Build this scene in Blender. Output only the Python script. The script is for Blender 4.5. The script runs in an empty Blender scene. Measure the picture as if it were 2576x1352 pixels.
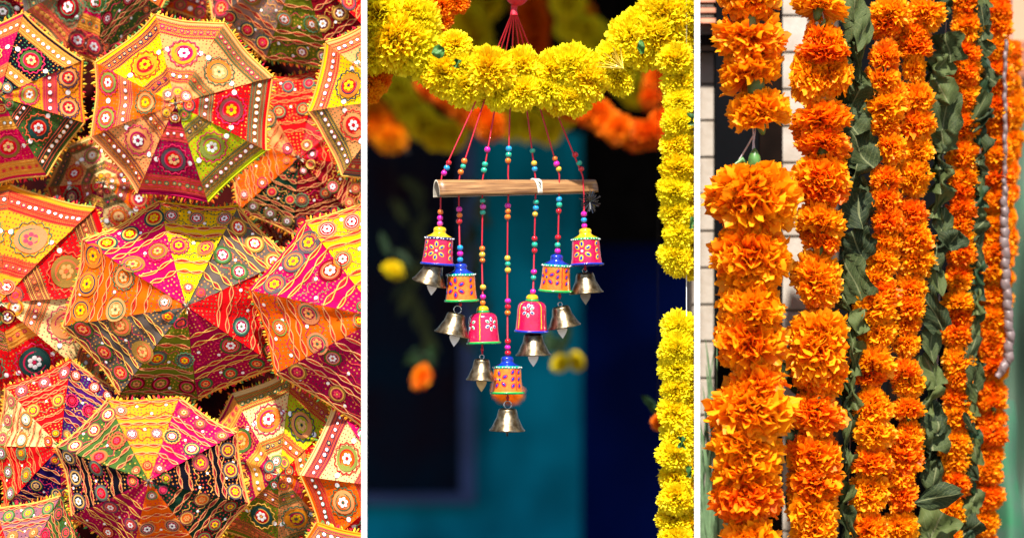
import bpy, bmesh, math, random
import numpy as np
from mathutils import Vector, Matrix, Euler

# ------------------------------------------------------------------ camera, sky, sun, exposure
scene = bpy.context.scene
COL = scene.collection
CAMD, CAMZ = 5.0, 1.5
cam_data = bpy.data.cameras.new("camera")
cam = bpy.data.objects.new("camera", cam_data); COL.objects.link(cam)
cam.location = (0, -CAMD, CAMZ); cam.rotation_euler = (math.radians(90), 0, 0)
cam_data.sensor_width = 36
cam_data.lens = 18 / (1.288 / CAMD)
cam_data.clip_start = 0.05; cam_data.clip_end = 500
cam_data.dof.use_dof = True
cam_data.dof.focus_distance = CAMD - 0.03
cam_data.dof.aperture_fstop = cam_data.lens / 84.0
scene.camera = cam
scene.render.resolution_x, scene.render.resolution_y = 1024, 537

SUN_EL, SUN_AZ = math.radians(58), math.radians(-5)     # azimuth from straight behind the camera, negative = from the left
world = bpy.data.worlds.new("World"); scene.world = world
world.use_nodes = True
wn, wl = world.node_tree.nodes, world.node_tree.links
bg = wn.get("Background") or wn.new("ShaderNodeBackground")
sky = wn.new("ShaderNodeTexSky"); sky.sky_type = 'NISHITA'; sky.sun_disc = False
sky.sun_elevation = SUN_EL; sky.sun_rotation = math.radians(180) - SUN_AZ * -1
wl.new(sky.outputs[0], bg.inputs[0]); bg.inputs[1].default_value = 0.095
sd = bpy.data.lights.new("sun", 'SUN'); sd.energy = 5.0; sd.angle = math.radians(1.5); sd.color = (1.0, 0.94, 0.85)
sun = bpy.data.objects.new("sun", sd); COL.objects.link(sun)
to_sun = Vector((math.sin(SUN_AZ) * math.cos(SUN_EL), -math.cos(SUN_AZ) * math.cos(SUN_EL), math.sin(SUN_EL)))
sun.rotation_euler = to_sun.to_track_quat('Z', 'Y').to_euler()
sun.location = (-2, -5, 6)
scene.view_settings.view_transform = 'Standard'; scene.view_settings.look = 'None'
scene.view_settings.exposure = 0.98; scene.view_settings.gamma = 1.0

RND = random.Random(7)
# ------------------------------------------------------------------ helpers
def P(dx, dy, y=0.0):
    """a point seen at (dx, dy) on a 2576 x 1352 picture, y metres behind the main plane (1 unit there = 1 mm)"""
    k = (CAMD + y) / CAMD / 1000.0
    return Vector(((dx - 1288) * k, y, CAMZ + (676 - dy) * k))

BAY = [None]; TRIM = []
WL = {}
def tag(o, label=None, cat=None, group=None, kind=None):
    if label: o['label'] = label
    if cat: o['category'] = cat
    if group: o['group'] = group
    if kind: o['kind'] = kind
    return o
def thing(name, loc, label, cat, group=None):
    o = bpy.data.objects.new(name, None); COL.objects.link(o); o.location = loc
    o.empty_display_size = 0.05
    WL[o] = Vector(loc)
    return tag(o, label, cat, group)
def place(name, me, parent=None, origin=None, mat=None, rot=None, scale=None, local=False):
    o = bpy.data.objects.new(name, me); COL.objects.link(o)
    origin = Vector(origin) if origin is not None else Vector((0, 0, 0))
    if parent is not None:
        o.parent = parent
        o.location = origin if local else origin - WL[parent]
    else:
        o.location = origin
    WL[o] = origin
    if rot is not None: o.rotation_euler = rot
    if scale is not None: o.scale = scale
    if mat is not None:
        if len(me.materials) == 0: me.materials.append(None)
        o.material_slots[0].link = 'OBJECT'; o.material_slots[0].material = mat
    if BAY[0]: TRIM.append((o, BAY[0]))
    return o
def mesh(name, verts, faces, mats=None, midx=None, smooth=True, cols=None, uvs=None):
    me = bpy.data.meshes.new(name)
    me.from_pydata([tuple(v) for v in verts], [], [tuple(f) for f in faces])
    for m in (mats or []): me.materials.append(m)
    if midx is not None: me.polygons.foreach_set('material_index', list(midx))
    if smooth: me.polygons.foreach_set('use_smooth', [True] * len(me.polygons))
    if cols is not None:
        a = me.attributes.new('Col', 'FLOAT_COLOR', 'FACE')
        a.data.foreach_set('color', np.array([list(c) + [1.0] for c in cols], dtype=np.float32).ravel())
    if uvs is not None:
        uv = me.uv_layers.new(name='UVMap')
        li = np.empty(len(me.loops), dtype=np.int32); me.loops.foreach_get('vertex_index', li)
        uv.data.foreach_set('uv', np.array(uvs, dtype=np.float32)[li].ravel())
    me.update()
    return me
class MB:
    def __init__(s): s.v = []; s.f = []; s.m = []; s.c = []
    def add(s, vs, fs, m=0, c=(1, 1, 1)):
        b = len(s.v); s.v += [Vector(v) for v in vs]
        s.f += [tuple(b + i for i in f) for f in fs]; s.m += [m] * len(fs); s.c += [c] * len(fs)
    def box(s, a, b, m=0, c=(1, 1, 1)):
        x0, y0, z0 = a; x1, y1, z1 = b
        s.add([(x0,y0,z0),(x1,y0,z0),(x1,y1,z0),(x0,y1,z0),(x0,y0,z1),(x1,y0,z1),(x1,y1,z1),(x0,y1,z1)],
              [(0,3,2,1),(4,5,6,7),(0,1,5,4),(1,2,6,5),(2,3,7,6),(3,0,4,7)], m, c)
    def tube(s, pts, r, n=8, m=0, c=(1, 1, 1), cap=True):
        pts = [Vector(p) for p in pts]; k = len(pts)
        rs = r if isinstance(r, (list, tuple)) else [r] * k
        vs = []; up = Vector((0.13, 1, 0.21)).normalized()
        for i, p in enumerate(pts):
            d = (pts[min(i + 1, k - 1)] - pts[max(i - 1, 0)]).normalized()
            a = d.cross(up).normalized(); b = d.cross(a)
            for j in range(n):
                t = 2 * math.pi * j / n
                vs.append(p + (a * math.cos(t) + b * math.sin(t)) * rs[i])
        fs = [(i*n+j, i*n+(j+1)%n, (i+1)*n+(j+1)%n, (i+1)*n+j) for i in range(k-1) for j in range(n)]
        if cap: fs += [tuple(range(n)), tuple(range((k-1)*n, k*n))[::-1]]
        s.add(vs, fs, m, c)
    def lathe(s, prof, n=32, m=0, c=(1, 1, 1), wob=0.0, off=(0, 0, 0)):
        vs = []
        for i, (r, z) in enumerate(prof):
            for j in range(n):
                t = 2 * math.pi * j / n
                rr = r * (1 + wob * math.sin(3 * t + i) + wob * .6 * math.sin(5 * t + 2 * i))
                vs.append((off[0] + rr * math.cos(t), off[1] + rr * math.sin(t), off[2] + z))
        fs = [(i*n+j, (i+1)*n+j, (i+1)*n+(j+1)%n, i*n+(j+1)%n) for i in range(len(prof)-1) for j in range(n)]
        s.add(vs, fs, m, c)
    def ball(s, p, r, n=12, k=8, m=0, c=(1, 1, 1), sq=1.0):
        prof = [(max(1e-5, r * math.sin(math.pi * i / k)), r * sq * math.cos(math.pi * i / k)) for i in range(k + 1)]
        s.lathe(prof, n, m, c, off=p)
    def build(s, name, mats, parent=None, origin=None, cols=False, smooth=True, local=False, rot=None, scale=None):
        origin = Vector(origin) if origin is not None else (Vector((0,0,0)) if (parent is None or local) else WL[parent])
        vs = s.v if local else [v - origin for v in s.v]
        me = mesh(name, vs, s.f, mats if isinstance(mats, list) else [mats], s.m, smooth, s.c if cols else None)
        return place(name, me, parent, origin, local=local, rot=rot, scale=scale)

# ------------------------------------------------------------------ materials
def nt(name):
    m = bpy.data.materials.new(name); m.use_nodes = True
    n, l = m.node_tree.nodes, m.node_tree.links
    return m, n, l, n['Principled BSDF']
def rgb(c): return (c[0], c[1], c[2], 1)
def simple(name, c, rough=0.6, metal=0.0, var=0.15, scale=40, bump=0.1, bscale=None, coat=0.0, spec=0.5, c2=None, dist=0.002):
    m, n, l, b = nt(name)
    tc = n.new('ShaderNodeTexCoord'); no = n.new('ShaderNodeTexNoise')
    no.inputs['Scale'].default_value = scale; no.inputs['Detail'].default_value = 6
    l.new(tc.outputs['Object'], no.inputs['Vector'])
    mx = n.new('ShaderNodeMix'); mx.data_type = 'RGBA'
    cr = n.new('ShaderNodeMapRange'); cr.inputs[1].default_value = .35; cr.inputs[2].default_value = .65
    l.new(no.outputs[0], cr.inputs[0]); l.new(cr.outputs[0], mx.inputs[0])
    d = c2 if c2 else tuple(x * (1 - var * 2) for x in c)
    mx.inputs[6].default_value = rgb(d); mx.inputs[7].default_value = rgb(c)
    l.new(mx.outputs[2], b.inputs['Base Color'])
    b.inputs['Roughness'].default_value = rough; b.inputs['Metallic'].default_value = metal
    b.inputs['Coat Weight'].default_value = coat; b.inputs['Specular IOR Level'].default_value = spec
    if bump:
        n2 = n.new('ShaderNodeTexNoise'); n2.inputs['Scale'].default_value = bscale or scale * 4; n2.inputs['Detail'].default_value = 4
        l.new(tc.outputs['Object'], n2.inputs['Vector'])
        bp = n.new('ShaderNodeBump'); bp.inputs['Strength'].default_value = bump; bp.inputs['Distance'].default_value = dist
        l.new(n2.outputs[0], bp.inputs['Height']); l.new(bp.outputs[0], b.inputs['Normal'])
    return m

def petal_mat(name, deep, mid, tip, trans=0.3, hue=0.5):
    m, n, l, b = nt(name)
    at = n.new('ShaderNodeAttribute'); at.attribute_name = 'pv'      # x: along the petal, y: random per petal
    sp = n.new('ShaderNodeSeparateXYZ'); l.new(at.outputs['Vector'], sp.inputs[0])
    r = n.new('ShaderNodeValToRGB'); e = r.color_ramp.elements
    e[0].position = 0.30; e[0].color = rgb(deep); e[1].position = 0.95; e[1].color = rgb(tip)
    k = r.color_ramp.elements.new(0.66); k.color = rgb(mid)
    oi = n.new('ShaderNodeObjectInfo')
    ad = n.new('ShaderNodeMath'); ad.operation = 'MULTIPLY_ADD'; ad.inputs[1].default_value = 0.5; 
    l.new(sp.outputs[1], ad.inputs[0])
    ad2 = n.new('ShaderNodeMath'); ad2.operation = 'MULTIPLY_ADD'; ad2.inputs[1].default_value = hue
    l.new(oi.outputs['Random'], ad2.inputs[0]); ad2.inputs[2].default_value = -0.25 - hue * .5
    l.new(ad2.outputs[0], ad.inputs[2])
    ad3 = n.new('ShaderNodeMath'); ad3.operation = 'ADD'; l.new(ad.outputs[0], ad3.inputs[0]); l.new(sp.outputs[0], ad3.inputs[1])
    l.new(ad3.outputs[0], r.inputs[0])
    l.new(r.outputs[0], b.inputs['Base Color']); b.inputs['Roughness'].default_value = .5
    b.inputs['Specular IOR Level'].default_value = .25
    tr = n.new('ShaderNodeBsdfTranslucent'); l.new(r.outputs[0], tr.inputs[0])
    mx = n.new('ShaderNodeMixShader'); mx.inputs[0].default_value = trans
    l.new(b.outputs[0], mx.inputs[1]); l.new(tr.outputs[0], mx.inputs[2])
    l.new(mx.outputs[0], n['Material Output'].inputs[0])
    return m
M = {}
M['orange'] = petal_mat('marigold_orange', (.88, .11, .001), (.97, .22, .002), (.985, .40, .004), .34, .75)
M['burnt'] = petal_mat('marigold_burnt_orange', (.75, .06, .001), (.94, .14, .002), (.95, .24, .003), .25)
M['yellow'] = petal_mat('marigold_yellow', (.92, .50, .003), (.97, .72, .004), (.985, .86, .015), .3)
M['leaf'] = None
def leaf_mat(name, c1, c2, vein, rough=.5):
    m, n, l, b = nt(name)
    uv = n.new('ShaderNodeUVMap'); uv.uv_map = 'UVMap'
    sp = n.new('ShaderNodeSeparateXYZ'); l.new(uv.outputs[0], sp.inputs[0])
    # midrib |u-.5|, side veins slanted
    a = n.new('ShaderNodeMath'); a.operation = 'SUBTRACT'; l.new(sp.outputs[0], a.inputs[0]); a.inputs[1].default_value = .5
    ab = n.new('ShaderNodeMath'); ab.operation = 'ABSOLUTE'; l.new(a.outputs[0], ab.inputs[0])
    mr = n.new('ShaderNodeMath'); mr.operation = 'LESS_THAN'; l.new(ab.outputs[0], mr.inputs[0]); mr.inputs[1].default_value = .02
    s1 = n.new('ShaderNodeMath'); s1.operation = 'MULTIPLY_ADD'; l.new(ab.outputs[0], s1.inputs[0]); s1.inputs[1].default_value = -6; 
    v10 = n.new('ShaderNodeMath'); v10.operation = 'MULTIPLY'; l.new(sp.outputs[1], v10.inputs[0]); v10.inputs[1].default_value = 7
    l.new(v10.outputs[0], s1.inputs[2])
    fr = n.new('ShaderNodeMath'); fr.operation = 'FRACT'; l.new(s1.outputs[0], fr.inputs[0])
    sv = n.new('ShaderNodeMath'); sv.operation = 'LESS_THAN'; l.new(fr.outputs[0], sv.inputs[0]); sv.inputs[1].default_value = .09
    sv2 = n.new('ShaderNodeMath'); sv2.operation = 'MULTIPLY'; l.new(sv.outputs[0], sv2.inputs[0]); sv2.inputs[1].default_value = .45
    mm = n.new('ShaderNodeMath'); mm.operation = 'MAXIMUM'; l.new(mr.outputs[0], mm.inputs[0]); l.new(sv2.outputs[0], mm.inputs[1])
    tc = n.new('ShaderNodeTexCoord'); no = n.new('ShaderNodeTexNoise'); no.inputs['Scale'].default_value = 28; no.inputs['Detail'].default_value = 5
    l.new(tc.outputs['Object'], no.inputs['Vector'])
    oi = n.new('ShaderNodeObjectInfo')
    ad = n.new('ShaderNodeMath'); ad.operation = 'MULTIPLY_ADD'; l.new(oi.outputs['Random'], ad.inputs[0]); ad.inputs[1].default_value = .62
    l.new(no.outputs[0], ad.inputs[2])
    mp = n.new('ShaderNodeMapRange'); mp.inputs[1].default_value = .5; mp.inputs[2].default_value = 1.0; l.new(ad.outputs[0], mp.inputs[0])
    mx = n.new('ShaderNodeMix'); mx.data_type = 'RGBA'; mx.inputs[6].default_value = rgb(c1); mx.inputs[7].default_value = rgb(c2)
    l.new(mp.outputs[0], mx.inputs[0])
    m2 = n.new('ShaderNodeMix'); m2.data_type = 'RGBA'; l.new(mm.outputs[0], m2.inputs[0]); l.new(mx.outputs[2], m2.inputs[6]); m2.inputs[7].default_value = rgb(vein); b.inputs['Specular IOR Level'].default_value = .25
    l.new(m2.outputs[2], b.inputs['Base Color']); b.inputs['Roughness'].default_value = rough
    bp = n.new('ShaderNodeBump'); bp.inputs['Strength'].default_value = .5; bp.inputs['Distance'].default_value = .001
    l.new(no.outputs[0], bp.inputs['Height']); l.new(bp.outputs[0], b.inputs['Normal'])
    return m
M['leaf'] = leaf_mat('dried_leaf', (.010, .020, .006), (.066, .088, .022), (.13, .14, .06), .75)
M['fresh_leaf'] = leaf_mat('fresh_leaf', (.02, .07, .012), (.05, .16, .03), (.12, .22, .06), .4)
M['deep_leaf'] = leaf_mat('deep_green_leaf', (.006, .020, .006), (.014, .042, .012), (.02, .05, .015), .6)
M['blade'] = simple('strap_leaf', (.20, .34, .17), .45, var=.2)
M['calyx'] = simple('calyx_green', (.10, .20, .035), .5, var=.2, scale=80)
M['bud'] = simple('bud_green', (.09, .25, .05), .4, var=.25, scale=60)
M['thread'] = simple('cotton_thread', (.42, .38, .38), .8, bump=.3, bscale=900)
M['redcord'] = simple('red_cord', (.62, .008, .035), .5, var=.1, bump=.4, bscale=1500)
M['white'] = simple('white_gloss_paint', (.90, .90, .89), .5, var=.01, scale=8, bump=.05)
M['silver'] = simple('silver_wire', (.8, .8, .78), .22, metal=1, var=.05)
def paint(name, c, **k): return simple(name, c, k.pop('rough', .16), coat=.5, var=k.pop('var', .16), scale=120, bump=.35, bscale=210, dist=.0016, **k)
for nm, c in dict(b_red=(.70, .004, .02), b_blue=(.01, .34, .78), b_magenta=(.80, .012, .45), b_pink=(.80, .06, .50), b_orange=(.88, .20, .012),
                  b_green=(.015, .50, .33), b_yellow=(.85, .58, .05), p_pink=(.72, .006, .08), p_orange=(.90, .20, .006), p_blue=(.006, .035, .42),
                  p_yellow=(.85, .58, .008), p_green=(.01, .40, .08), p_teal=(.01, .38, .22), p_navy=(.01, .012, .15), p_white=(.85, .85, .85)).items():
    M[nm] = paint('lacquer_' + nm[2:] + ('_bead' if nm[0] == 'b' else '_paint'), c)

def brass(name, c1, c2):
    m, n, l, b = nt(name)
    tc = n.new('ShaderNodeTexCoord'); mp = n.new('ShaderNodeMapping'); mp.inputs['Scale'].default_value = (6, 6, 420)
    no = n.new('ShaderNodeTexNoise'); no.inputs['Scale'].default_value = 1.6; no.inputs['Detail'].default_value = 5
    l.new(tc.outputs['Object'], mp.inputs[0]); l.new(mp.outputs[0], no.inputs['Vector'])
    n2 = n.new('ShaderNodeTexNoise'); n2.inputs['Scale'].default_value = 55; n2.inputs['Detail'].default_value = 6; l.new(tc.outputs['Object'], n2.inputs['Vector'])
    mx = n.new('ShaderNodeMix'); mx.data_type = 'RGBA'; mx.inputs[6].default_value = rgb(c1); mx.inputs[7].default_value = rgb(c2)
    mr = n.new('ShaderNodeMapRange'); mr.inputs[1].default_value = .4; mr.inputs[2].default_value = .62; l.new(n2.outputs[0], mr.inputs[0]); l.new(mr.outputs[0], mx.inputs[0])
    l.new(mx.outputs[2], b.inputs['Base Color']); b.inputs['Metallic'].default_value = 1; b.inputs['Roughness'].default_value = .33
    bp = n.new('ShaderNodeBump'); bp.inputs['Strength'].default_value = .35; bp.inputs['Distance'].default_value = .0006
    l.new(no.outputs[0], bp.inputs['Height']); l.new(bp.outputs[0], b.inputs['Normal'])
    return m
M['brass'] = brass('worn_brass', (.14, .10, .055), (.42, .35, .23))
def embroidery():
    m, n, l, b = nt('embroidery_thread')
    at = n.new('ShaderNodeAttribute'); at.attribute_name = 'Col'
    tc = n.new('ShaderNodeTexCoord'); no = n.new('ShaderNodeTexNoise'); no.inputs['Scale'].default_value = 700
    l.new(tc.outputs['Object'], no.inputs['Vector'])
    hs = n.new('ShaderNodeMix'); hs.data_type = 'RGBA'; hs.blend_type = 'MULTIPLY'; hs.inputs[0].default_value = .6
    mr = n.new('ShaderNodeMapRange'); mr.inputs[1].default_value = .3; mr.inputs[2].default_value = .6; mr.inputs[3].default_value = .45; l.new(no.outputs[0], mr.inputs[0])
    l.new(at.outputs['Color'], hs.inputs[6]); l.new(mr.outputs[0], hs.inputs[7])
    l.new(hs.outputs[2], b.inputs['Base Color']); b.inputs['Roughness'].default_value = .8; b.inputs['Specular IOR Level'].default_value = .04
    bp = n.new('ShaderNodeBump'); bp.inputs['Strength'].default_value = .8; bp.inputs['Distance'].default_value = .001
    l.new(no.outputs[0], bp.inputs['Height']); l.new(bp.outputs[0], b.inputs['Normal'])
    return m
M['emb'] = embroidery()
M['mirror'] = simple('mirror_sequin', (.92, .92, .90), .12, metal=0.0, var=.02, bump=0, coat=1)  # near-white base colour stands in for the mirrors' bright reflections

# embroidered cotton: ground colour, worked stripes by distance from the tip, seed stitches
BANDS = {'braided': [(0, 'g'), (.33, 'p'), (.43, 'g'), (.70, 'p'), (.775, 'g'), (.965, 's')],
         'hemchain': [(0, 'g'), (.24, 's'), (.40, 'g'), (.78, 's'), (.96, 'p')],
         'bigrow': [(0, 'g'), (.06, 's'), (.16, 'g'), (.52, 's'), (.70, 'g'), (.965, 's')]}
FAB = {}
def fabric(base, stripe, dot1, dot2, kind):
    key = (base, stripe, dot1, dot2, kind)
    if key in FAB: return FAB[key]
    m, n, l, b = nt('embroidered_cotton')
    uv = n.new('ShaderNodeUVMap'); uv.uv_map = 'UVMap'            # (sideways in m, 0..1 tip to hem)
    sp = n.new('ShaderNodeSeparateXYZ'); l.new(uv.outputs[0], sp.inputs[0])
    def ramp(code):
        r = n.new('ShaderNodeValToRGB'); r.color_ramp.interpolation = 'CONSTANT'
        els = r.color_ramp.elements
        els[0].position = 0; els[0].color = (1,1,1,1) if BANDS[kind][0][1] == code else (0,0,0,1)
        els.remove(els[1])
        for t, c in BANDS[kind][1:]:
            e = els.new(t); e.color = (1,1,1,1) if c == code else (0,0,0,1)
        l.new(sp.outputs[1], r.inputs[0]); return r
    rg, rs = ramp('g'), ramp('s')
    vec = n.new('ShaderNodeCombineXYZ')
    sx = n.new('ShaderNodeMath'); sx.operation = 'MULTIPLY'; sx.inputs[1].default_value = 105; l.new(sp.outputs[0], sx.inputs[0])
    sy = n.new('ShaderNodeMath'); sy.operation = 'MULTIPLY'; sy.inputs[1].default_value = 25; l.new(sp.outputs[1], sy.inputs[0])
    l.new(sx.outputs[0], vec.inputs[0]); l.new(sy.outputs[0], vec.inputs[1])
    vo = n.new('ShaderNodeTexVoronoi'); vo.voronoi_dimensions = '2D'; vo.inputs['Scale'].default_value = 1; vo.inputs['Randomness'].default_value = .35
    l.new(vec.outputs[0], vo.inputs['Vector'])
    lt = n.new('ShaderNodeMath'); lt.operation = 'LESS_THAN'; lt.inputs[1].default_value = .19; l.new(vo.outputs['Distance'], lt.inputs[0])
    dm = n.new('ShaderNodeMath'); dm.operation = 'MULTIPLY'; l.new(lt.outputs[0], dm.inputs[0]); l.new(rg.outputs[0], dm.inputs[1])
    sc = n.new('ShaderNodeSeparateColor'); l.new(vo.outputs['Color'], sc.inputs[0])
    g5 = n.new('ShaderNodeMath'); g5.operation = 'GREATER_THAN'; g5.inputs[1].default_value = .5; l.new(sc.outputs[0], g5.inputs[0])
    dc = n.new('ShaderNodeMix'); dc.data_type = 'RGBA'; dc.inputs[6].default_value = rgb(dot1); dc.inputs[7].default_value = rgb(dot2); l.new(g5.outputs[0], dc.inputs[0])
    # stitched lines: rows of dashes across the stripes
    br = n.new('ShaderNodeTexBrick'); br.inputs['Scale'].default_value = 1; br.inputs['Brick Width'].default_value = .55; br.inputs['Row Height'].default_value = .32
    br.inputs['Mortar Size'].default_value = .085; br.inputs['Mortar Smooth'].default_value = .3
    br.inputs['Color1'].default_value = rgb(stripe); br.inputs['Color2'].default_value = rgb(tuple(x * .75 for x in stripe)); br.inputs['Mortar'].default_value = rgb(dot1)
    l.new(vec.outputs[0], br.inputs['Vector'])
    no = n.new('ShaderNodeTexNoise'); no.inputs['Scale'].default_value = 9; no.inputs['Detail'].default_value = 4
    tc = n.new('ShaderNodeTexCoord'); l.new(tc.outputs['Object'], no.inputs['Vector'])
    g0 = n.new('ShaderNodeMix'); g0.data_type = 'RGBA'; g0.inputs[6].default_value = rgb(base); g0.inputs[7].default_value = rgb(tuple(x * .72 for x in base)); l.new(no.outputs[0], g0.inputs[0])
    a = n.new('ShaderNodeMix'); a.data_type = 'RGBA'; l.new(rs.outputs[0], a.inputs[0]); l.new(g0.outputs[2], a.inputs[6]); l.new(br.outputs[0], a.inputs[7])
    c = n.new('ShaderNodeMix'); c.data_type = 'RGBA'; l.new(dm.outputs[0], c.inputs[0]); l.new(a.outputs[2], c.inputs[6]); l.new(dc.outputs[2], c.inputs[7])
    l.new(c.outputs[2], b.inputs['Base Color']); b.inputs['Roughness'].default_value = .9; b.inputs['Specular IOR Level'].default_value = .02
    wv = n.new('ShaderNodeTexNoise'); wv.inputs['Scale'].default_value = 260; l.new(tc.outputs['Object'], wv.inputs['Vector'])
    w2 = n.new('ShaderNodeTexNoise'); w2.inputs['Scale'].default_value = 22; w2.inputs['Detail'].default_value = 3; l.new(tc.outputs['Object'], w2.inputs['Vector'])
    ws = n.new('ShaderNodeMath'); ws.operation = 'MULTIPLY_ADD'; ws.inputs[1].default_value = .15; l.new(wv.outputs[0], ws.inputs[0]); l.new(w2.outputs[0], ws.inputs[2])
    bp = n.new('ShaderNodeBump'); bp.inputs['Strength'].default_value = .7; bp.inputs['Distance'].default_value = .006
    l.new(ws.outputs[0], bp.inputs['Height']); l.new(bp.outputs[0], b.inputs['Normal'])
    FAB[key] = m
    return m

# ------------------------------------------------------------------ SETTING
K1, K2 = (916.2 - 1288) / 1000 / CAMD, (1753.9 - 1288) / 1000 / CAMD
def plane_box(name, x0, x1, y0, y1, z0, z1, mat, label=None, cat=None, kind=None, parent=None):
    mb = MB(); mb.box((x0, y0, z0), (x1, y1, z1)); o = mb.build(name, mat, parent, smooth=False)
    if parent is None: tag(o, label, cat, None, kind)
    return o
M['ground'] = simple('packed_earth', (.22, .17, .12), .9, var=.2, scale=3, bump=.4, bscale=40)
mb = MB(); mb.add([(-60, -60, 0), (60, -60, 0), (60, 60, 0), (-60, 60, 0)], [(0, 1, 2, 3)])
tag(mb.build('ground', M['ground']), kind='structure')
# white upright boards between the three bays, edge-on to the camera
for k, lab in ((K1, 'thin white upright board between the umbrella display and the wind chime'), (K2, 'thin white upright board between the yellow flowers and the orange garlands')):
    mb = MB()
    y0, y1 = -.30, .52
    vs = []
    for z in (0, 3.0):
        for y, hw in ((y0, .00668 * (CAMD + y0) / CAMD), (y1, .0055)):
            x = k * (CAMD + y); vs += [(x - hw, y, z), (x + hw, y, z)]
    mb.add(vs, [(0, 1, 3, 2), (4, 6, 7, 5), (0, 4, 5, 1), (2, 3, 7, 6), (0, 2, 6, 4), (1, 5, 7, 3)])
    tag(mb.build('divider_board', M['white'], smooth=False), lab, 'board', 'white boards between the bays')
# left bay: dark red hanging cloth behind the umbrellas
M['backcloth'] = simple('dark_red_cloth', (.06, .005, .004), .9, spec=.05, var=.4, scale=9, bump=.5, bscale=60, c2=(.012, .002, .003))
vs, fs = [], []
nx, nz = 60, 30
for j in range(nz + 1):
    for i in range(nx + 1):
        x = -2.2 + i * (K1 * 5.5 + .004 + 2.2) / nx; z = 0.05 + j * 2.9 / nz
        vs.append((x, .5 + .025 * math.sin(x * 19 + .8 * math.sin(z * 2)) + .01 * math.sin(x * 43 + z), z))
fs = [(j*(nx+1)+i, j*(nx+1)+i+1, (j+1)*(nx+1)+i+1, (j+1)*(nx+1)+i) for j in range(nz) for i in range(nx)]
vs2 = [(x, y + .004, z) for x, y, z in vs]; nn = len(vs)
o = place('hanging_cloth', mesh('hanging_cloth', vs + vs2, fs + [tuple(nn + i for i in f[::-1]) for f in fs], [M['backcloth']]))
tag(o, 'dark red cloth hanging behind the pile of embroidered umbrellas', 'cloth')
# middle bay: painted back wall, door recess, framed panel, added shade roof
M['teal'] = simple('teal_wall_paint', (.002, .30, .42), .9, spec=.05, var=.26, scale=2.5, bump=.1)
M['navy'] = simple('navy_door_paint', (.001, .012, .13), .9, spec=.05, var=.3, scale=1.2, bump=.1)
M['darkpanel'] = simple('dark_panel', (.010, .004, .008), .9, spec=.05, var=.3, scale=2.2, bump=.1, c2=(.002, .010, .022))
M['frame'] = simple('slate_blue_frame', (.035, .065, .19), .6, var=.2, scale=5)
M['near_black'] = simple('near_black_matte', (.006, .0045, .004), .9, spec=.04, var=.3, scale=8)  # near-black; puts the dark of the upper recess into the colour
Y4 = 5.2
def X(dx, y): return P(dx, 0, y).x
def Z(dy, y): return P(0, dy, y).z
plane_box('teal_wall', X(1100, Y4) - 1.6, X(1462, Y4), Y4, Y4 + .15, 0, 3.0, M['teal'], 'teal painted house wall far behind the wind chime', 'wall')
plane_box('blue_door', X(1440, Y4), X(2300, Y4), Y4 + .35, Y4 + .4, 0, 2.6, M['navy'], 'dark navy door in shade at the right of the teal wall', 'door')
plane_box('dark_door_top', X(1462, Y4), X(2300, Y4), Y4 + .05, Y4 + .2, Z(615, Y4 + .05), 3.0, M['near_black'], 'added dark board for the darkness over the navy door', 'lintel')  # added board, its near-black colour makes the upper doorway dark
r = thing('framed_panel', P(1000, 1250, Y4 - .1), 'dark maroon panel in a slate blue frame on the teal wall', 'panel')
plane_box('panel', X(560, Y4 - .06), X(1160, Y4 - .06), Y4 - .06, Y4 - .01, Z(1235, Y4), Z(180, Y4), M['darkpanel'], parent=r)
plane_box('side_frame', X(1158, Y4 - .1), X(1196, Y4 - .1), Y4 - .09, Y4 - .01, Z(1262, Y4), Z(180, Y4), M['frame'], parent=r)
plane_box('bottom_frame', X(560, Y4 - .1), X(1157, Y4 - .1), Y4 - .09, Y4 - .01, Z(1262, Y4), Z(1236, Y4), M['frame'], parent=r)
plane_box('added_dark_strip', X(700, 3.4), X(2000, 3.4), 3.4, 3.52, Z(330, 3.4), 2.99, M['near_black'], 'added dark strip darkening the top of the wall behind the blurred garlands', 'beam')  # added only to darken the top of the recess over the teal
plane_box('shade_roof', -1.2, 1.4, 1.75, 5.8, 3.0, 3.1, M['near_black'], 'added unseen roof keeping the sun off the wind chime recess', 'roof')  # added above the view to block sun from the recess

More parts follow.
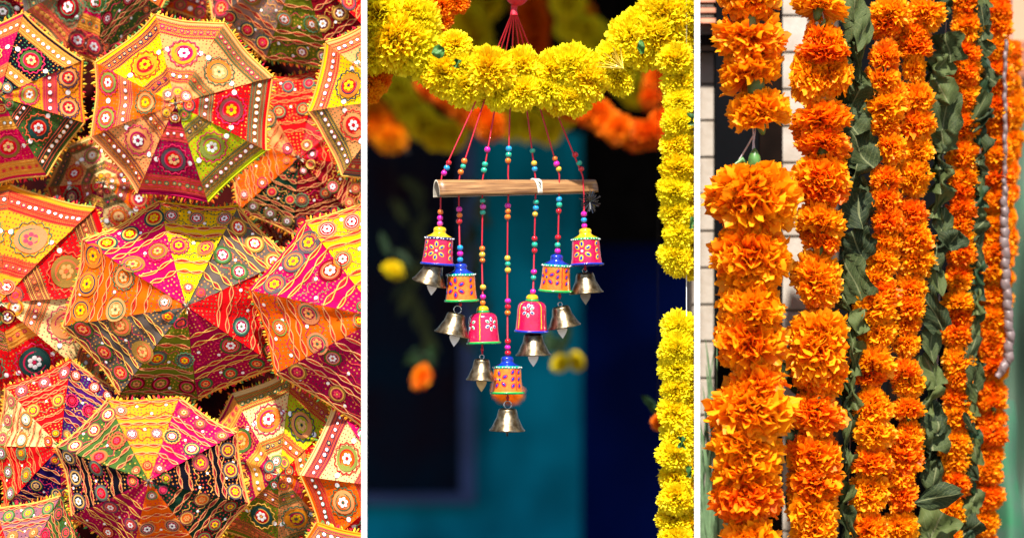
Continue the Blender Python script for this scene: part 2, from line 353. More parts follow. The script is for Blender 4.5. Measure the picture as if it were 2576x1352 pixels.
# ------------------------------------------------------------------ FLOWERS
def petals(name, seed, n, W, L0, L1, th0, th1, squash, ruff, twist, nu, nv, curl, freq=2.0, bias=1.0, tip=.22, close=.3):
    rng = np.random.RandomState(seed)
    g = math.pi * (3 - math.sqrt(5))
    i = np.arange(n)
    c0, c1 = math.cos(math.radians(th0)), math.cos(math.radians(th1))
    ct = c0 + (c1 - c0) * ((i + .5) / n) ** bias
    th = np.arccos(ct) + rng.normal(0, .06, n); ph = i * g + rng.normal(0, .25, n)
    d = np.stack([np.sin(th) * np.cos(ph), np.sin(th) * np.sin(ph), np.cos(th)], 1)
    # normal: towards the flower's axis
    e = np.stack([-np.cos(th) * np.cos(ph), -np.cos(th) * np.sin(ph), np.sin(th)], 1)
    s = np.cross(d, e)
    tw = rng.normal(0, twist, n)[:, None]
    e2 = e * np.cos(tw) + s * np.sin(tw); s2 = np.cross(d, e2)
    L = rng.uniform(L0, L1, n)[:, None, None]
    L = L * (1 + .07 * np.sin(d @ rng.normal(0, 3.2, 3) + 1) + .05 * np.sin(d @ rng.normal(0, 5, 3)))[:, None, None]
    w = (W * rng.uniform(.7, 1.3, n))[:, None, None]
    u = np.linspace(-1, 1, nu + 1)[None, None, :]; v = np.linspace(.12, 1, nv + 1)[None, :, None]
    p1 = rng.uniform(0, 6.28, n)[:, None, None]; p2 = rng.uniform(0, 6.28, n)[:, None, None]
    fr = (freq * rng.uniform(.7, 1.3, n))[:, None, None]
    along = L * v * (1 - tip * u ** 2 * v ** 2 + .05 * np.cos(3 * math.pi * u) * v ** 5 + .08 * np.sin(fr * 2.3 * u + p1) * v ** 3)
    wid = w * (.20 + .80 * np.sin(np.minimum(1, v * 1.12) * math.pi / 2) ** 1.3)
    wid = wid * np.where(v > .6, 1 - close * ((v - .6) / .4) ** 2, 1.0)
    cup = rng.uniform(-.3, .9, n)[:, None, None]
    cu = (curl * rng.uniform(-1, 1.2, n))[:, None, None]
    nrm = cup * u ** 2 * wid * .5 + ruff * w * v ** 2 * np.sin(fr * math.pi * u * .8 + p2) + cu * v ** 2.2 * L + .10 * w * v ** 4 * np.sin(fr * 3 * math.pi * u + p1)
    acr = u * wid * np.ones_like(v)
    pt = (along[..., None] * d[:, None, None, :] + acr[..., None] * s2[:, None, None, :] + nrm[..., None] * e2[:, None, None, :])
    pt[..., 2] *= squash
    nvtx = (nu + 1) * (nv + 1)
    verts = pt.reshape(-1, 3)
    q = []
    for a in range(nv):
        for b_ in range(nu):
            q.append((a*(nu+1)+b_, a*(nu+1)+b_+1, (a+1)*(nu+1)+b_+1, (a+1)*(nu+1)+b_))
    faces = (np.array(q)[None] + (i * nvtx)[:, None, None]).reshape(-1, 4)
    me = bpy.data.meshes.new(name)
    me.vertices.add(len(verts)); me.vertices.foreach_set('co', verts.astype(np.float32).ravel())
    me.loops.add(faces.size); me.loops.foreach_set('vertex_index', faces.ravel().astype(np.int32))
    me.polygons.add(len(faces)); me.polygons.foreach_set('loop_start', (np.arange(len(faces)) * 4).astype(np.int32))
    me.polygons.foreach_set('use_smooth', np.ones(len(faces), dtype=bool))
    pv = np.zeros((n, nv + 1, nu + 1, 3), dtype=np.float32)
    pv[..., 0] = v; pv[..., 1] = rng.uniform(0, 1, n)[:, None, None]
    at = me.attributes.new('pv', 'FLOAT_VECTOR', 'POINT'); at.data.foreach_set('vector', pv.ravel())
    me.update(calc_edges=True); me.validate()
    me.materials.append(None)
    return me
POM = [petals('pompom_bloom', 10 + k, 420, .165, .86, 1.0, 0, 128, .86, .40, .9, 7, 3, .16, 1.7, 1.0, .04, .05) for k in range(6)]
FLOP = [petals('ruffled_bloom', 40 + k, 210, .25, .74, 1.0, 3, 120, .72, .50, .85, 8, 4, .30, 1.5, .95, .06, .12) for k in range(9)]
FINE = [petals('small_bloom', 70 + k, 170, .23, .78, 1.0, 0, 122, .80, .48, .85, 6, 3, .24, 1.6, .95, .06, .12) for k in range(6)]
def calyx_mesh():
    mb = MB(); mb.lathe([(.001, .02), (.15, .0), (.2, -.12), (.16, -.4), (.10, -.55), (.05, -.62), (.001, -.62)], 8)
    return mesh('calyx', mb.v, mb.f)
CAL = calyx_mesh()
def flower(parent, dx, dy, w, h, y, lib, mat, face='side', calyx=True, rnd=RND):
    """bloom w x h (mm at the main plane) centred at dx, dy"""
    k = (CAMD + y) / CAMD / 1000
    me = rnd.choice(lib)
    if face == 'side':
        up = rnd.random() < .5
        rx = (0 if up else math.pi) + rnd.uniform(-.35, .35); ry = rnd.uniform(-.28, .28)
        sc = (w / 2 * k, w / 2 * k, h / 1.12 * k)
        z = -.22 * h * (1 if up else -1)
        e = Matrix.Rotation(ry, 3, 'Y') @ Matrix.Rotation(rx, 3, 'X') @ Matrix.Rotation(rnd.uniform(0, 6.28), 3, 'Z')
        c = P(dx, dy - z, y)
    else:
        # facing the camera, more or less
        d = Vector((rnd.uniform(-.55, .55), -1, rnd.uniform(-.35, .55))).normalized()
        e = d.to_track_quat('Z', 'Y').to_matrix() @ Matrix.Rotation(rnd.uniform(0, 6.28), 3, 'Z')
        sc = (w / 2 * k, h / 2 * k, (w + h) / 4 * k * .9); c = P(dx, dy, y)
    o = place('flower', me, parent, c, mat, e.to_euler(), sc)
    if calyx:
        q = bpy.data.objects.new('calyx', CAL); COL.objects.link(q); q.parent = o
        q.material_slots[0].link = 'OBJECT' if len(CAL.materials) else 'DATA'
        if BAY[0]: TRIM.append((q, BAY[0]))
    return o
CAL.materials.append(M['calyx'])
def flower_calyx_fix(): pass
def string_part(parent, pts, r=.0012, mat='thread', name='string'):
    mb = MB(); mb.tube(pts, r, 6); return mb.build(name, M[mat], parent)

# ---- middle bay: garlands in front
BAY[0] = 'M'
g = thing('marigold_garland', P(1320, 180, -.02), 'bright yellow marigold garland swagged across the top in front of the red strings', 'garland', 'yellow marigold garlands')
sw = [(948,40,165,160,'y'),(985,100,150,150,'y'),(930,135,110,110,'y'),(1030,118,150,145,'y'),(1058,52,110,100,'y'),(1020,30,100,90,'y'),(1085,165,95,100,'y'),(1120,185,118,112,'y'),(1143,115,84,80,'y'),
      (1160,165,70,80,'y'),(1176,215,116,110,'y'),(1232,180,128,118,'y'),(1250,236,90,72,'y'),(1203,150,60,60,'y'),(1312,168,98,98,'y'),(1314,232,96,80,'y'),(1375,222,90,95,'y'),(1392,175,95,95,'y'),
      (1440,168,120,110,'y'),(1478,200,100,110,'y'),(1438,248,100,85,'y'),(1405,250,80,60,'y'),(1498,165,60,70,'y'),(1543,140,90,90,'y'),(1557,195,92,84,'y'),(1590,95,125,115,'y'),(1625,130,100,95,'y'),
      (1612,55,90,80,'y'),(1655,90,130,125,'y'),(1672,38,140,115,'y'),(1722,25,120,110,'y'),(1738,80,90,100,'y'),(1700,115,80,80,'y')]
for a in sw: flower(g, a[0], a[1], a[2] * 1.08, a[3] * 1.08, -.025 + RND.uniform(-.02, .02), POM, M['yellow'], 'front', False)
string_part(g, [P(x, y, .0) for x, y in ((915,40),(1000,90),(1110,170),(1240,205),(1320,215),(1430,210),(1550,170),(1640,90),(1750,30))])
mb = MB()
for k in range(14):     # a tuft of loose yellow petals
    a = math.radians(RND.uniform(95, 178)); q = P(1568, 172, -.09)
    L = RND.uniform(.045, .07); d = Vector((math.cos(a), RND.uniform(-.3, .1), math.sin(a) * .9))
    mb.tube([q, q + d * L * .6, q + d * L], [.0014, .0022, .001], 5)
mb.build('petal_tuft', M['b_yellow'], g)
def leafmesh(name, seed, kind):
    rng = random.Random(seed); nu, nv = 8, 10
    a1, a2, a3 = rng.uniform(2, 5), rng.uniform(3, 7), rng.uniform(0, 6)
    fold = rng.uniform(.15, .5); curl = rng.uniform(-.5, .5)
    vs, uv = [], []
    for j in range(nv + 1):
        v = j / nv
        if kind == 'leaf': w = math.sin(math.pi * min(1, .04 + v * .96)) ** .75 * (1 - .25 * v) * .5
        elif kind == 'fold': w = .5 * (1 - .12 * math.sin(v * 9 + a3)) * (1 if 0 < j < nv else .9)
        else: w = .5 * (.35 + .65 * abs(math.sin(v * math.pi * 1.3 + a3)))
        for i in range(nu + 1):
            u = -1 + 2 * i / nu
            x = u * w * (1 + .06 * math.sin(v * 17 + a1)); z = .5 - v + .03 * math.sin(u * 5 + a2)
            amp = {'leaf': .12, 'fold': .16, 'curl': .30}[kind]
            y = fold * abs(u) * w * (1 if kind != 'fold' else .6) + amp * math.sin(u * a1 + v * a2 + a3) + amp * .6 * math.sin(u * a2 * 1.7 - v * a1 * 2.1) + curl * .4 * (v - .5) ** 2
            if kind == 'curl': y += .18 * math.cos(u * 3.0 + a3) ; x *= (.8 + .2 * math.cos(v * 6))
            vs.append((x, y, z)); uv.append((.5 + u / 2, 1 - v))
    n0 = len(vs)
    f = [(j*(nu+1)+i, (j+1)*(nu+1)+i, (j+1)*(nu+1)+i+1, j*(nu+1)+i+1) for j in range(nv) for i in range(nu)]
    return mesh(name, vs, f, [None], None, True, None, uv)
LEAF = {k: [leafmesh('leaf', 5 * s + len(k), k) for s in range(1, 6)] for k in ('leaf', 'fold', 'curl')}
def leaf(parent, dx, dy, w, h, y, kind, mat='leaf', rot=0.0, yaw=None, name='leaf'):
    k = (CAMD + y) / CAMD / 1000
    w *= 1.03 if mat == 'leaf' else 1
    return place(name, RND.choice(LEAF[kind]), parent, P(dx, dy, y), M[mat],
                 Euler((RND.uniform(-.25, .25), rot, RND.uniform(-.5, .5) if yaw is None else yaw)), (w * k, w * .85 * k, h * k))
leaf(g, 1102, 130, 40, 34, -.10, 'leaf', 'fresh_leaf', 1.2, 0); leaf(g, 1612, 118, 42, 20, -.11, 'leaf', 'fresh_leaf', 1.4, 0)
leaf(g, 1150, 160, 20, 22, -.10, 'curl', 'fresh_leaf', .3, 0)

g = thing('marigold_garland', P(1712, 700, -.07), 'yellow marigold garland hanging straight down beside the right white board', 'garland', 'yellow marigold garlands')
yy = 150
while yy < 1400:
    if 655 < yy < 800 and yy < 700:
        flower(g, 1706, 655, 84, 84, -.07, POM, M['yellow'], 'front', False); flower(g, 1744, 662, 70, 70, -.06, POM, M['yellow'], 'front', False)
        yy = 822; continue
    flower(g, 1704 + RND.uniform(-8, 8), yy, RND.uniform(86, 104), RND.uniform(80, 96), -.07 + RND.uniform(-.015, .015), POM, M['yellow'], 'front', False)
    flower(g, 1745 + RND.uniform(-6, 6), yy + RND.uniform(15, 35), RND.uniform(80, 100), RND.uniform(80, 95), -.05, POM, M['yellow'], 'front', False)
    yy += RND.uniform(50, 60)
string_part(g, [P(1727, -20, -.07), P(1727, 1380, -.07)], .0011, 'white')
for x, y in ((1742, 300), (1740, 560), (1716, 1112), (1735, 1185)): leaf(g, x, y, 22, 30, -.13, 'curl', 'fresh_leaf')
g = thing('marigold_garland', P(1100, 20, -.02), 'orange marigold garland tucked behind the yellow swag at the top left', 'garland', 'orange garlands by the left white board')
for a in ((1070,20,90,80),(1110,15,90,80),(1148,5,70,70),(1110,52,70,60),(1090,-20,90,80),(1150,-30,80,80)): flower(g, *a, .02, POM, M['orange'], 'front', False)
string_part(g, [P(1050, -30, .02), P(1160, -10, .02)])
g = thing('marigold_garland', P(930, 200, -.02), 'orange marigold garland hanging at the left edge just below the yellow swag', 'garland', 'orange garlands by the left white board')
for a in ((928,160,90,80),(950,180,80,80),(930,212,90,80),(925,232,70,50),(960,200,50,50)): flower(g, *a, 0, POM, M['orange'], 'front', False)
string_part(g, [P(925, 60, .02), P(928, 240, .02)])
BAY[0] = None
# ---- middle bay: out-of-focus garlands in the porch
def swag(pts, r, y, mat, label, group='blurred garlands hung in the porch'):
    g = thing('marigold_garland', P(pts[0][0], pts[0][1], y), label, 'garland', group)
    tot = 0
    for a, b in zip(pts, pts[1:]):
        L = math.hypot(b[0]-a[0], b[1]-a[1]); n = max(1, int(L / (r * .75)))
        for i in range(n):
            t = i / n
            flower(g, a[0] + (b[0]-a[0]) * t + RND.uniform(-.15, .15) * r, a[1] + (b[1]-a[1]) * t + RND.uniform(-.15, .15) * r, r * 2.1, r * 2, y + RND.uniform(-.03, .03), POM, M[mat], 'front', False)
    string_part(g, [P(p[0], p[1], y) for p in pts], .002)
    return g
swag([(880,210),(930,290),(975,345),(1030,385)], 46, 2.4, 'orange', 'blurred orange garland dipping low at the left of the porch')
swag([(985,190),(1040,290),(1100,335),(1175,340)], 42, 2.5, 'yellow', 'blurred yellow garland sagging at the left below the front swag')
swag([(1085,215),(1150,260),(1215,300),(1260,345)], 38, 2.2, 'burnt', 'blurred burnt orange garland left of the red strings')
swag([(1215,250),(1290,310),(1370,320),(1440,260)], 44, 2.7, 'yellow', 'blurred yellow garland seen between the red strings')
swag([(1400,255),(1480,280),(1560,325),(1640,345),(1700,290)], 40, 1.5, 'burnt', 'burnt orange garland dipping at the right just out of focus')
swag([(1150,-40),(1175,60),(1215,150),(1300,200)], 50, 2.9, 'yellow', 'blurred yellow garland at the top left of the knot')
swag([(1335,-30),(1345,70),(1350,160),(1330,220)], 42, 2.8, 'burnt', 'blurred burnt orange garland hanging right of the red knot')
swag([(1420,-30),(1440,60),(1500,110),(1570,200),(1640,260)], 44, 2.6, 'yellow', 'blurred yellow garland sloping down behind the right end of the swag')
swag([(1640,250),(1660,180),(1700,130)], 30, 2.0, 'burnt', 'small blurred orange garland between the two yellow garlands at the right')
def hang(dx, dy, r, y, mat, label, twin=False, leaves=6, top=-60):
    g = thing('hanging_flower', P(dx, dy, y), label, 'flower', 'single flowers on strings in the porch')
    flower(g, dx, dy, r * 2, r * 1.5, y, FLOP, M[mat], 'front', True)
    if twin: flower(g, dx + r * 1.5, dy - 3, r * 1.9, r * 1.5, y, FLOP, M[mat], 'front', True)
    string_part(g, [P(dx, top, y), P(dx, dy, y)], .0010, 'near_black')
    for i in range(leaves):
        leaf(g, dx + RND.uniform(-30, 30), dy - r * .9 - RND.uniform(0, 40), 24, 70, y + .04 + RND.uniform(-.03, .03), 'leaf', 'deep_leaf', RND.uniform(-1.3, 1.3))
    return g
swag([(1040,60),(1090,130),(1150,190),(1230,215)], 44, 3.0, 'orange', 'blurred orange garland filling the space behind the left half of the swag')
swag([(1450,40),(1490,150),(1560,190),(1660,150)], 44, 2.9, 'orange', 'blurred orange garland filling the space behind the right half of the swag')
swag([(1010,-30),(1060,20),(1150,30),(1250,-10)], 44, 3.1, 'yellow', 'blurred yellow garland looping at the very top left of the porch')
hang(990, 680, 30, 2.3, 'yellow', 'blurred yellow flower with few leaves at the left of the porch', leaves=2)
hang(1060, 948, 34, 2.1, 'orange', 'blurred orange flower in front of the dark framed panel', leaves=4)
hang(1410, 912, 28, 2.1, 'yellow', 'pair of blurred yellow flowers with spread green leaves right of the chime', True, 6)
hang(1277, 985, 42, 1.2, 'orange', 'round orange flower hidden behind the lowest painted bell', leaves=0, top=600)
hang(1655, 1062, 24, .7, 'burnt', 'small orange flower peeping out beside the hanging yellow garland', leaves=2)
g = thing('leaf_string', P(1200, 700, 3.4), 'string of blurred dark green leaves behind the left bells', 'leaf string', 'strings of leaves in the porch')
for k in range(12): leaf(g, 1180 + RND.uniform(-40, 40), 480 + k * 34, 26, 70, 3.4, 'leaf', 'leaf', RND.uniform(-1, 1))
string_part(g, [P(1190, 0, 3.4), P(1180, 900, 3.4)], .0012, 'near_black')
g = thing('leaf_string', P(1040, 700, 3.6), 'string of blurred dark leaves hanging over the framed panel', 'leaf string', 'strings of leaves in the porch')
for k in range(14): leaf(g, 1045 + RND.uniform(-36, 36), 470 + k * 32, 30, 80, 3.6, 'leaf', 'leaf', RND.uniform(-1, 1))
string_part(g, [P(1040, 0, 3.6), P(1050, 940, 3.6)], .0012, 'near_black')

# ------------------------------------------------------------------ WIND CHIME
YAW = .325
def cy(dx): return (dx - 1290) / 1000 * YAW
def C(dx, dy, e=0): return P(dx, dy, cy(dx) + e)
CH = thing('wind_chime', P(1290, 463, 0), 'wind chime of painted and brass bells on seven red beaded strings under a bamboo bar', 'wind chime')
mb = MB(); mb.ball(P(1301, -14, 0), .030, 20, 14, sq=.98); mb.tube([P(1294, 14, 0), P(1293, 24, 0), P(1293, 38, 0)], [.0085, .0075, .010], 12)
mb.build('red_knot', M['redcord'], CH)
tops = [(1293,34,1191,268,1112,440),(1293,34,1211,276,1157,440),(1293,34,1246,268,1216,440),(1293,34,1283,268,1278,440),(1293,34,1325.5,276,1346,440),(1293,34,1361.4,281,1407,440),(1293,34,1406,298,1465,440)]
strs = [[(1109,480),(1107,575)],[(1154,480),(1157,670)],[(1213,475),(1214,520),(1212,640),(1215,775)],[(1279,470),(1277,560),(1276,670),(1277,900)],[(1348,465),(1344,620),(1341,745)],[(1407,462),(1404,600),(1402,645)],[(1467,458),(1469,490),(1470,580)]]
for (x0,y0,x1,y1,x2,y2), low in zip(tops, strs):
    pts = [P(x0 + (x2-1290) * .03, y0, cy(x2) * .1), P(x1, y1, cy(x2) * .6), C(x2, y2), C(low[0][0], (y2 + low[0][1]) / 2)] + [C(*q) for q in low]
    mb = MB(); mb.tube(pts, .0019, 8); mb.build('red_string', M['redcord'], CH)
mb = MB()
prof = [(.0016, 5.2), (3.2, 6.0), (5.6, 4.6), (7.0, 2.0), (7.3, 0), (7.0, -2.0), (5.6, -4.6), (3.2, -6.0), (.0016, -5.2)]
mb.lathe([(a / 1000, b / 1000) for a, b in prof], 16)
BEAD = mesh('bead', mb.v, mb.f, [None])
beads = """r1129,409 b1124,422 m1117,435 o1168,405 g1165,418.5 o1159,432.5 m1226,376 g1220,413 g1217.5,428 b1280,374 g1279.5,389 o1278,404
g1339.5,379 y1343.5,410.5 b1345,425 o1396,398.5 m1400,412 y1405.5,425 r1447,389 g1457,410 r1462,425
o1108,533 m1107,548 p1107,562 m1155,526 o1156,541 r1155,556 b1157.5,623 m1157.5,638 b1157.5,653
g1214,504.5 p1215,519.5 g1214.5,534 o1213,625 y1213,640 o1213.5,654.5 y1215,722 m1215,746 o1214.5,761
m1277.5,517 o1277.5,531 o1277,545.5 y1276.5,649 g1277.5,663.5 y1277.5,679 m1277.5,756.5 r1277.5,771 o1277,786 r1277.5,858 m1277,873 r1277.5,887
g1348.6,507.5 b1348,523 y1346,538.5 r1344.7,599.7 g1345,615 r1344.7,630 m1343,683 g1342,698 m1340.7,733
b1406.3,501 g1406.8,515 r1405.6,530.5 r1403.5,596.5 g1402.7,616 m1402.7,631 m1468.8,538 b1468.8,553 m1470,568""".split()
BM = dict(r='b_red', b='b_blue', m='b_magenta', p='b_pink', o='b_orange', g='b_green', y='b_yellow')
for b in beads:
    x, y = map(float, b[1:].split(','))
    tilt = 0 if y > 445 else -(x - 1285) / 185 * .42
    s = RND.uniform(.96, 1.1)
    place('bead', BEAD, CH, C(x, y), M[BM[b[0]]], Euler((RND.uniform(-.2, .2), tilt + RND.uniform(-.12, .12), 0)), (s, s, s * RND.uniform(.95, 1.08)))
# bamboo half pipe
def bamboo():
    m, n, l, b = nt('split_bamboo')
    tc = n.new('ShaderNodeTexCoord'); mp = n.new('ShaderNodeMapping'); mp.inputs['Scale'].default_value = (9, 150, 150)
    l.new(tc.outputs['Object'], mp.inputs[0])
    no = n.new('ShaderNodeTexNoise'); no.inputs['Scale'].default_value = 1.2; no.inputs['Detail'].default_value = 7; l.new(mp.outputs[0], no.inputs['Vector'])
    r = n.new('ShaderNodeValToRGB'); e = r.color_ramp.elements
    e[0].position = .3; e[0].color = (.10, .04, .015, 1); e[1].position = .72; e[1].color = (.42, .23, .095, 1); k = e.new(.5); k.color = (.27, .13, .048, 1)
    l.new(no.outputs[0], r.inputs[0]); l.new(r.outputs[0], b.inputs['Base Color']); b.inputs['Roughness'].default_value = .38
    bp = n.new('ShaderNodeBump'); bp.inputs['Strength'].default_value = .3; bp.inputs['Distance'].default_value = .001; l.new(no.outputs[0], bp.inputs['Height']); l.new(bp.outputs[0], b.inputs['Normal'])
    return m
M['bamboo'] = bamboo(); M['pith'] = simple('pale_bamboo_pith', (.72, .66, .55), .7, var=.1)
M['inner'] = simple('bamboo_inside', (.30, .27, .22), .8, var=.2)
def halfpipe(x0, x1, R0, R1, segs, thick, mats):
    n = 20; vs, fs, mi = [], [], []
    for s in range(segs + 1):
        t = s / segs; x = x0 + (x1 - x0) * t
        for R in (R0 + (R1 - R0) * t, R0 + (R1 - R0) * t - thick):
            for j in range(n + 1):
                a = math.radians(-8 + 196 * j / n)
                vs.append((x, -math.cos(a) * R * .92, math.sin(a) * R * 1.5 - .022))
    q = n + 1
    for s in range(segs):
        o, p = s * 2 * q, (s + 1) * 2 * q
        for j in range(n):
            fs.append((o+j, p+j, p+j+1, o+j+1)); mi.append(0)
            fs.append((o+q+j, o+q+j+1, p+q+j+1, p+q+j)); mi.append(2)
        for j in (0, n): fs.append((o+j, o+q+j, p+q+j, p+j)); mi.append(1)
    for o in (0, segs * 2 * q):
        for j in range(n): fs.append((o+j, o+j+1, o+q+j+1, o+q+j)); mi.append(1)
    return mesh('bamboo', vs, fs, mats, mi, True)
cx, cyD = 1300, 455
hl = .198 / math.cos(.44)
bar = place('bamboo_bar', halfpipe(-hl, hl, .0245, .020, 24, .0035, [M['bamboo'], M['pith'], M['inner']]), CH, C(cx, cyD + 8), rot=Euler((-.05, math.radians(-2.0), .42)))
WL[bar] = C(cx, cyD)
nd = place('node_scar', halfpipe(-.010, .010, .0238, .0232, 4, .003, [M['pith'], M['pith'], M['inner']]), bar, (.052, 0, .0004), local=True, rot=Euler((0, 0, .22)))
mb = MB()
for k in range(5): mb.tube([(.048 + RND.uniform(-.006, .006), -.0245, .004 + k * .0015), (.055, -.0255, -.002 - k * .0012)], .0006, 5)
mb.build('scar_crack', M['near_black'], bar, (0, 0, 0), local=True)

def painted_bell(dx, top, kind, tilt, fl, seed):
    """kind: cap / band / body / rim materials"""
    cap, band, body, rim, shoulder = kind
    mmv = lambda L: [(a / 1000, b / 1000) for a, b in L]
    if shoulder:
        bp = [(15, -16), (24, -17.5), (31, -21), (35, -27), (36.5, -36), (37.5, -60), (39.5, -84), (40.5, -89)]
        cp = [(.01, 1), (7, 1), (12, -1), (15, -5), (15.5, -9), (14.5, -11)]; bd = [(14.8, -10.5), (17, -13), (17, -15), (15, -17)]
    else:
        bp = [(33.6, -29), (34.8, -31), (35.2, -40), (36, -55), (37.6, -75), (39.5, -86), (40, -89)]
        cp = [(.01, 1), (8, 1), (13.5, -1), (16, -5), (15.6, -10), (15, -13), (19, -17), (26, -20.5), (33, -24)]; bd = [(33, -23.6), (35.4, -25.5), (36, -28), (35, -30.5), (33, -31)]
    rm = [(40, -88), (43, -89), (44.2, -91.5), (43, -94), (39, -94.5), (36, -88), (34, -60)]
    mb = MB(); mb.lathe(mmv(bp), 40, wob=.006)
    rx = RND.uniform(-.06, .06)
    o = mb.build('painted_bell', M[body], CH, (0, 0, 0), local=True, rot=Euler((rx, tilt, 0)))
    o.location = C(dx, top) - WL[CH]
    for nm, pr, mt in (('bell_cap', cp, cap), ('bell_band', bd, band), ('bell_rim', rm, rim)):
        mb = MB(); mb.lathe(mmv(pr), 36, wob=.010 if nm != 'bell_rim' else .014); mb.build(nm, M[mt], o, (0, 0, 0), local=True)
    rr = random.Random(seed)
    if not shoulder:
        mb = MB()
        for k in range(26):
            a = 2 * math.pi * k / 26 + rr.uniform(-.05, .05)
            mb.ball((.0362 * math.cos(a), .0362 * math.sin(a), -.0275 + rr.uniform(-.0008, .0008)), .0018, 8, 5)
        mb.build('band_dots', M['p_white'], o, (0, 0, 0), local=True)
    # brushed petals, stroke by stroke
    out, inn, ctr, spots = fl
    mb = MB()
    def dab(cxx, czz, a, rl, rs, m, lift):
        n = 12; vs = []
        for ring, (f, h) in enumerate(((1, 0), (.7, .0007), (.05, .0009))):
            for j in range(n):
                t = 2 * math.pi * j / n
                px, pz = rl * f * math.cos(t), rs * f * math.sin(t)
                qx, qz = px * math.cos(a) - pz * math.sin(a), px * math.sin(a) + pz * math.cos(a)
                x, z = cxx + qx, czz + qz
                # radius of the bell at that height
                zz = z * 1000
                R = np.interp(-zz, [-b for a_, b in bp], [a_ for a_, b in bp]) / 1000 + .0002 + lift + h
                an = x / .037 - math.pi / 2
                vs.append((R * math.cos(an), R * math.sin(an), z))
        fs = [(r_*n+j, r_*n+(j+1)%n, (r_+1)*n+(j+1)%n, (r_+1)*n+j) for r_ in (0, 1) for j in range(n)] + [tuple(range(2*n, 3*n))]
        mb.add(vs, fs, m)
    cols = [M[out], M[inn], M[ctr], M['p_green'], M['p_yellow'], M['b_red'], M['p_white']]
    for (sx, sz, r, np_, typ) in spots:
        if typ == 'flower':
            for k in range(np_):
                a = 2 * math.pi * k / np_ + .5 + rr.uniform(-.1, .1)
                px, pz = sx + r * math.cos(a), sz + r * math.sin(a)
                L = r * .50; S = r * .32
                dab(px, pz, a, L, S, 0, 0); dab(px, pz, a, L * .68, S * .6, 1 if not shoulder or k % 2 else 3, .0005)
            dab(sx, sz, 0, r * .2, r * .2, 2, .0002)
        elif typ == 'col':
            for k in range(3):
                pz = sz + (k - 1) * r
                dab(sx, pz, 1.0 + rr.uniform(-.15, .15), r * .44, r * .30, 0, 0); dab(sx + rr.uniform(-.0006, .0006), pz, 1.0, r * .31, r * .19, 1, .0005)
        elif typ == 'line':
            for k in range(12): dab(sx + rr.uniform(-.0004, .0004), sz + (k - 5.5) * r / 6, math.pi / 2, r / 8, .0014, np_, 0)
    mb.build('painted_flower', cols, o, (0, 0, 0), local=True)
    return o
PK = ('p_yellow', 'p_navy', 'p_pink', 'p_blue', False)
OR = ('p_blue', 'p_teal', 'p_orange', 'p_green', False)
FY = ('p_yellow', 'p_blue', 'p_white')
FP = ('b_red', 'p_blue', 'p_blue')
FW = ('p_white', 'p_blue', 'p_pink')
painted_bell(1107, 571, PK, .07, (*FY, [(-.004, -.058, .016, 6, 'flower'), (.034, -.058, .016, 0, 'col'), (-.036, -.055, .016, 0, 'col')]), 1)
painted_bell(1159, 663, OR, -.02, (*FP, [(-.014, -.058, .018, 6, 'flower'), (.028, -.056, .016, 0, 'col'), (-.045, -.055, .016, 0, 'col')]), 2)
painted_bell(1214, 770, ('p_yellow', 'p_green', 'p_pink', 'p_green', True), -.03, (*FW, [(.022, -.045, .012, 6, 'flower'), (-.008, -.05, .034, 4, 'line'), (-.036, -.045, .012, 5, 'flower')]), 3)
painted_bell(1276, 896, OR, .0, (*FP, [(-.020, -.058, .016, 5, 'flower'), (.015, -.056, .017, 0, 'col'), (.034, -.056, .017, 0, 'col'), (.024, -.056, .028, 5, 'line')]), 4)
painted_bell(1339, 741, ('p_yellow', 'p_green', 'p_pink', 'p_blue', True), .03, (*FW, [(-.010, -.038, .012, 6, 'flower'), (.026, -.05, .034, 4, 'line'), (-.036, -.05, .034, 4, 'line')]), 5)
painted_bell(1401, 640, OR, .05, (*FP, [(-.026, -.056, .016, 5, 'flower'), (.004, -.055, .015, 0, 'col'), (.030, -.055, .016, 0, 'col'), (.016, -.055, .028, 5, 'line')]), 6)
painted_bell(1472, 575, ('p_yellow', 'p_green', 'p_pink', 'p_blue', False), -.04, (*FY, [(-.012, -.058, .018, 6, 'flower'), (.030, -.056, .017, 0, 'col')]), 7)
